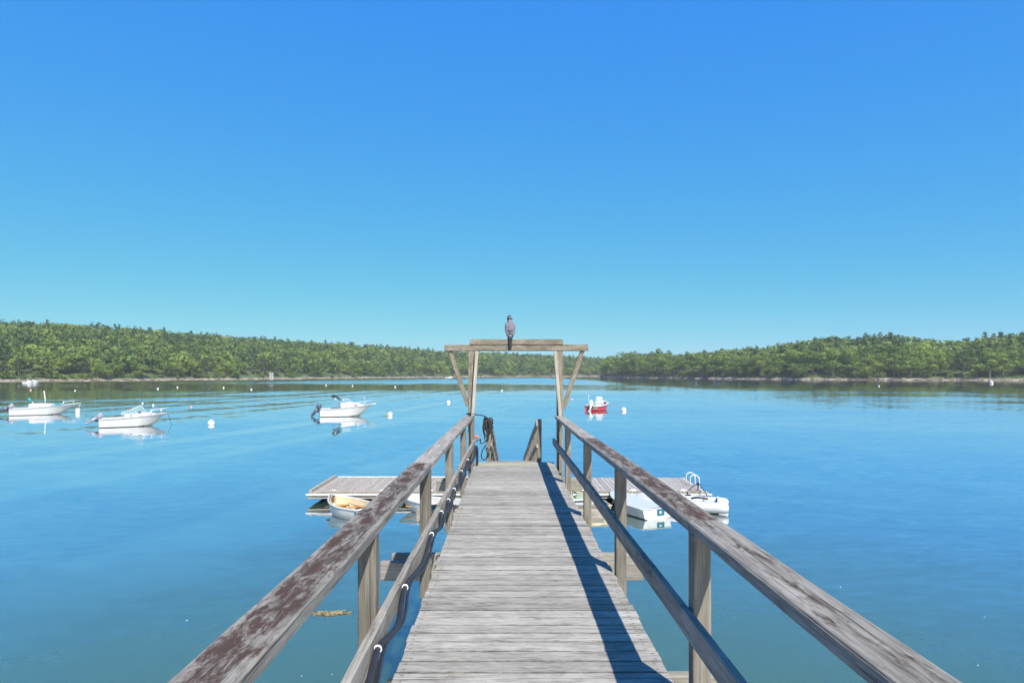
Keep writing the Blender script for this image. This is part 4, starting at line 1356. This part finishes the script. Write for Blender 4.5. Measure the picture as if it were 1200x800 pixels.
q = pix(150, 500.0)
cuddy((q.x + 0.2, q.y + 0.6, 0), head(0.86, 0.51), 5.15, 2.1, 0.72, 1.12,
      'white motorboat with a big framed windscreen and a pale tilted outboard', [(0, R(58), M['motor_grey'], M['motor_grey'], 0.95)], 'screen')
q = pix(406, 487.6)
cuddy((q.x, q.y, 0), head(0.95, 0.30), 5.4, 2.15, 0.80, 1.25,
      'white cabin boat with a black folded bimini and twin dark outboards', [(-0.38, R(35), M['motor'], M['motor'], 1.0), (0.38, R(35), M['motor'], M['motor'], 1.0)], 'bimini')
q = pix(50, 485.8)
cuddy((q.x + 0.15, q.y, 0), head(0.86, 0.51), 6.0, 2.2, 0.75, 1.15,
      'white boat with a pale mast and teal canvas at the far left', [(0, R(62), M['motor_grey'], M['motor'], 1.0)], 'mast')

# red boat, seen from its stern quarter
q = pix(701, 481.5)
red = empty('red_skiff', (q.x + 0.35, q.y + 1.7, 0), head(0.46, 0.89))
tag(red, 'red open boat with a white centre console moored right of the gate', 'motorboat')
rings = hull_rings(5.0, 2.0, 0.62, 0.98, -0.3, 0.0, 2.5, 0.12, 0.95, 20)
v, f = shell(rings)
obj('hull', mesh('hull', v, f, M['red']), red)
band = []
for r in rings[:15]:
    ch = r[3]
    band.append([(ch[0], s * (ch[1] + 0.012), z) for s, z in ((1, ch[2] + 0.10), (1, -0.1), (-1, -0.1), (-1, ch[2] + 0.10))])
v, f = loft_vf(band, False, False); f.append((0, 1, 2, 3))
obj('boot_stripe', mesh('boot_stripe', v, f, M['antifoul']), red)
cockpit(red, rings, 0, 18, 0.42)
v, f = deck_between(rings, 18, 20, 0.01, 0.03)
obj('foredeck', mesh('foredeck', v, f, M['white'], True), red)
gunwale([[(p_[0], p_[1] * 1.01, p_[2] + 0.02) for p_ in r] for r in rings], 0.085, 8).obj('gunwale', M['white'], red, True)
g = G()
g.loft([[(x0, -w, z), (x1, -w, z), (x1, w, z), (x0, w, z)] for z, x0, x1, w in ((0.15, -0.35, 0.35, 0.42), (0.95, -0.28, 0.30, 0.42), (1.02, -0.22, 0.28, 0.40), (1.62, -0.15, 0.0, 0.34), (1.66, -0.12, -0.03, 0.30))])
g.obj('console', M['white'], red, False, (0.1, 0, 0))
g = G(); g.box(-0.22, 0.22, -0.4, 0.4, 0.2, 0.62, 0.03); g.obj('helm_seat', M['white'], red, False, (-0.85, 0, 0))
g = G(); g.tube([(-2.2, 0.55, 0.6), (-2.2, 0.56, 1.9)], 0.022, 5); g.ball((-2.2, 0.56, 1.92), 0.06, 8, 6); g.obj('stern_light', M['white'], red, True)
outboard(red, (-2.52, 0.05, 0.55), R(20), M['motor_white'], M['motor_white'], 1.15)

# far small boats by the opposite shore
def far_boat(u, y_, Ln, hd, label):
    q = pix(u, y_)
    o = empty('distant_boat', q, hd)
    tag(o, label, 'boat')
    rings = hull_rings(Ln, 2.1, 0.7, 1.0, -0.3, 0.0, 2.4, 0.12, 0.94, 10)
    v, f = shell(rings); obj('hull', mesh('hull', v, f, M['white']), o)
    v, f = deck_between(rings, 0, 10, 0.0, 0.05); obj('deck', mesh('deck', v, f, M['white']), o)
    cabin(o, rings, Ln, -0.1 * Ln, 0.3 * Ln, 0.7, 0.3, 0.6, lambda x: 0.8, M['white'])
far_boat(34, 449.3, 4.5, 0.2, 'tiny white boat under the left shore, leftmost of two')
far_boat(40, 449.0, 4.5, 0.4, 'tiny white boat under the left shore, right-hand of two')
far_boat(527, 443.0, 8, 0.1, 'tiny white boat off the far shore left of the gate post')

# ------------------------------------------------------------------ buoys and small floats
def mooring_buoy(u, y_, r, label, mat='buoy', pick=None, cap_=True):
    r *= 0.48 if 'small' in label or 'tiny' in label else 0.85
    q = pix(u, y_)
    o = empty('mooring_buoy', q)
    tag(o, label, 'buoy', 'white mooring buoys' if mat == 'buoy' else 'pink floats')
    g = G(); g.ball((0, 0, r * 0.55), r, 14, 10); g.obj('ball', M[mat], o, True)
    g = G(); g.tube([(0, 0, r * 1.45), (0, 0, r * 1.7)], r * 0.12, 6); g.obj('eye', M['metal'], o)
    if pick:
        g = G(); g.tube(smooth_path([(-r * 0.9, -0.1, 0.03), (-r * 1.7, -0.1, 0.05), (-r * 2.6, 0.1, 0.02)], 4), [0.06] * 9, 6); g.obj('pickup_float', M['buoy_foul'], o, True)
    return o
mooring_buoy(247.5, 498.0, 0.34, 'white mooring buoy alone between the two left motorboats')
mooring_buoy(457, 487.2, 0.32, 'white mooring buoy with a green pickup line off the cabin boat bow', pick=True)
mooring_buoy(525.5, 472.8, 0.36, 'white mooring buoy just left of the gate brace')
o = mooring_buoy(731, 482.0, 0.36, 'white mooring buoy tied to the red boat')
q = pix(731, 482.0)
tip = red.matrix_world
g = G()
bowp = Vector(red.location) + Vector((math.cos(red.rotation_euler.z) * 2.5, math.sin(red.rotation_euler.z) * 2.5, 0.95))
mid = bowp.lerp(q + Vector((0, 0, 0.5)), 0.5) - Vector((0, 0, 0.2))
g.tube(smooth_path([bowp, mid, q + Vector((0, 0, 0.55))], 5), 0.03, 5)
tag(g.obj('mooring_rope', M['offwhite'], None, True), 'pale line from the red boat bow to its buoy', 'rope')
small = [(167, 473.2, 0.30, 'buoy', 'small white float above the windscreen of the near-left motorboat'), (179.5, 475.2, 0.30, 'buoy', 'small white float just behind the bow rail of the near-left motorboat'),
         (224, 477.3, 0.28, 'pink', 'small pink float right of the near-left motorboat'), (427, 466.4, 0.30, 'pink', 'small pink float above the cabin boat'),
         (670, 468.6, 0.36, 'pink', 'small pink float between the gate brace and the red boat'),
         (36, 457.6, 0.5, 'pink', 'small pink float left of the pale boat mast'), (88, 458.2, 0.4, 'buoy', 'small white float right of the pale boat mast'),
         (185, 455.8, 0.5, 'buoy', 'tiny white float far off, leftmost of the four below the left hill'), (208, 454.0, 0.45, 'buoy', 'tiny white float far off, second of the four below the left hill'), (262, 454.6, 0.5, 'buoy', 'tiny white float far off, third of the four below the left hill'),
         (294.5, 457.0, 0.5, 'buoy', 'tiny white float far off, rightmost of the four below the left hill'), (382, 451.4, 0.5, 'buoy', 'tiny white float beyond the cabin boat, left one'), (413, 452.2, 0.5, 'buoy', 'tiny white float beyond the cabin boat, right one'),
         (463, 453.5, 0.5, 'buoy', 'tiny white float left of the gate beam end'), (1030, 452.6, 0.5, 'buoy', 'tiny white float near the right shore, left one'), (1162, 449.2, 0.8, 'buoy', 'white buoy close under the right shore'),
         (588, 458.0, 0.45, 'buoy', 'tiny white float seen through the gate')]
for u, y_, r, mt, lb in small:
    mooring_buoy(u, y_, r, lb, mt)

# pale hut by the left shore
q = place('left', 318, 2.5)
hut = empty('shore_hut', q, 0.3)
tag(hut, 'small pale hut at the waterline of the left shore', 'hut')
g = G(); g.box(-1.3, 1.3, -1.3, 1.3, -1, 2.8); g.obj('wall', M['hut'], hut)
g = G(); g.add([(-1.6, -1.6, 2.75), (1.6, -1.6, 2.75), (1.6, 1.6, 2.75), (-1.6, 1.6, 2.75), (-1.6, 0, 3.9), (1.6, 0, 3.9)], [(0, 1, 5, 4), (2, 3, 4, 5), (0, 4, 3), (1, 2, 5), (3, 2, 1, 0)]); g.obj('roof', M['hut_roof'], hut)
g = G(); g.box(-0.45, 0.45, -1.36, -1.30, 0.0, 2.0); g.obj('door', M['hut_roof'], hut)

# ------------------------------------------------------------------ drifting weed and flecks
q = pix(385, 718.5)
g = G()
rs = random.Random(5)
for k in range(46):
    x = rs.gauss(0, 0.16); y = rs.gauss(0, 0.05)
    a = rs.gauss(0, 0.5); ln = rs.uniform(0.06, 0.2); w_ = rs.uniform(0.008, 0.022)
    pts = [(x + (t - 0.5) * ln * math.cos(a) , y + (t - 0.5) * ln * math.sin(a) + 0.012 * math.sin(t * 6 + k), 0.004 + 0.006 * math.sin(t * 3.14) + 0.0005 * k % 0.01) for t in (0, 0.33, 0.66, 1)]
    g.tube(pts, [w_ * 0.4, w_, w_, w_ * 0.3], 5)
o = g.obj('seaweed_clump', M['weed'], None, True, (q.x, q.y, 0.0))
tag(o, 'yellow-brown clump of seaweed drifting left of the pier', 'seaweed')
g = G()
for k in range(12):
    u, y_ = rs.uniform(60, 1190), rs.uniform(610, 795)
    b = pix(u, y_)
    if -1.6 < b.x < 2.0:
        continue
    r = rs.uniform(0.004, 0.011)
    v, f = ball_vf((b.x, b.y, 0.003), r, 6, 4, (1.5, 1, 0.4))
    g.add(v, f)
o = g.obj('foam_flecks', M['foam'])
o['kind'] = 'stuff'
tag(o, 'tiny pale flecks drifting on the near water', 'flecks')

# ------------------------------------------------------------------ the summer haze over the bay
hz, hnt, hp = new_mat('summer_haze')
hnt.nodes.remove(hp)
pv = hnt.nodes.new('ShaderNodeVolumePrincipled')
pv.inputs['Color'].default_value = (0.92, 0.95, 1.0, 1)
pv.inputs['Density'].default_value = 0.00016
hnt.links.new(pv.outputs[0], hnt.nodes['Material Output'].inputs['Volume'])
g = G(); g.box(-W - 40, W + 40, -W - 40, W + 40, -8.0, 75.0)
hz_o = g.obj('haze', hz)
hz_o['kind'] = 'stuff'
tag(hz_o, 'thin blue summer haze over the whole bay', 'haze')
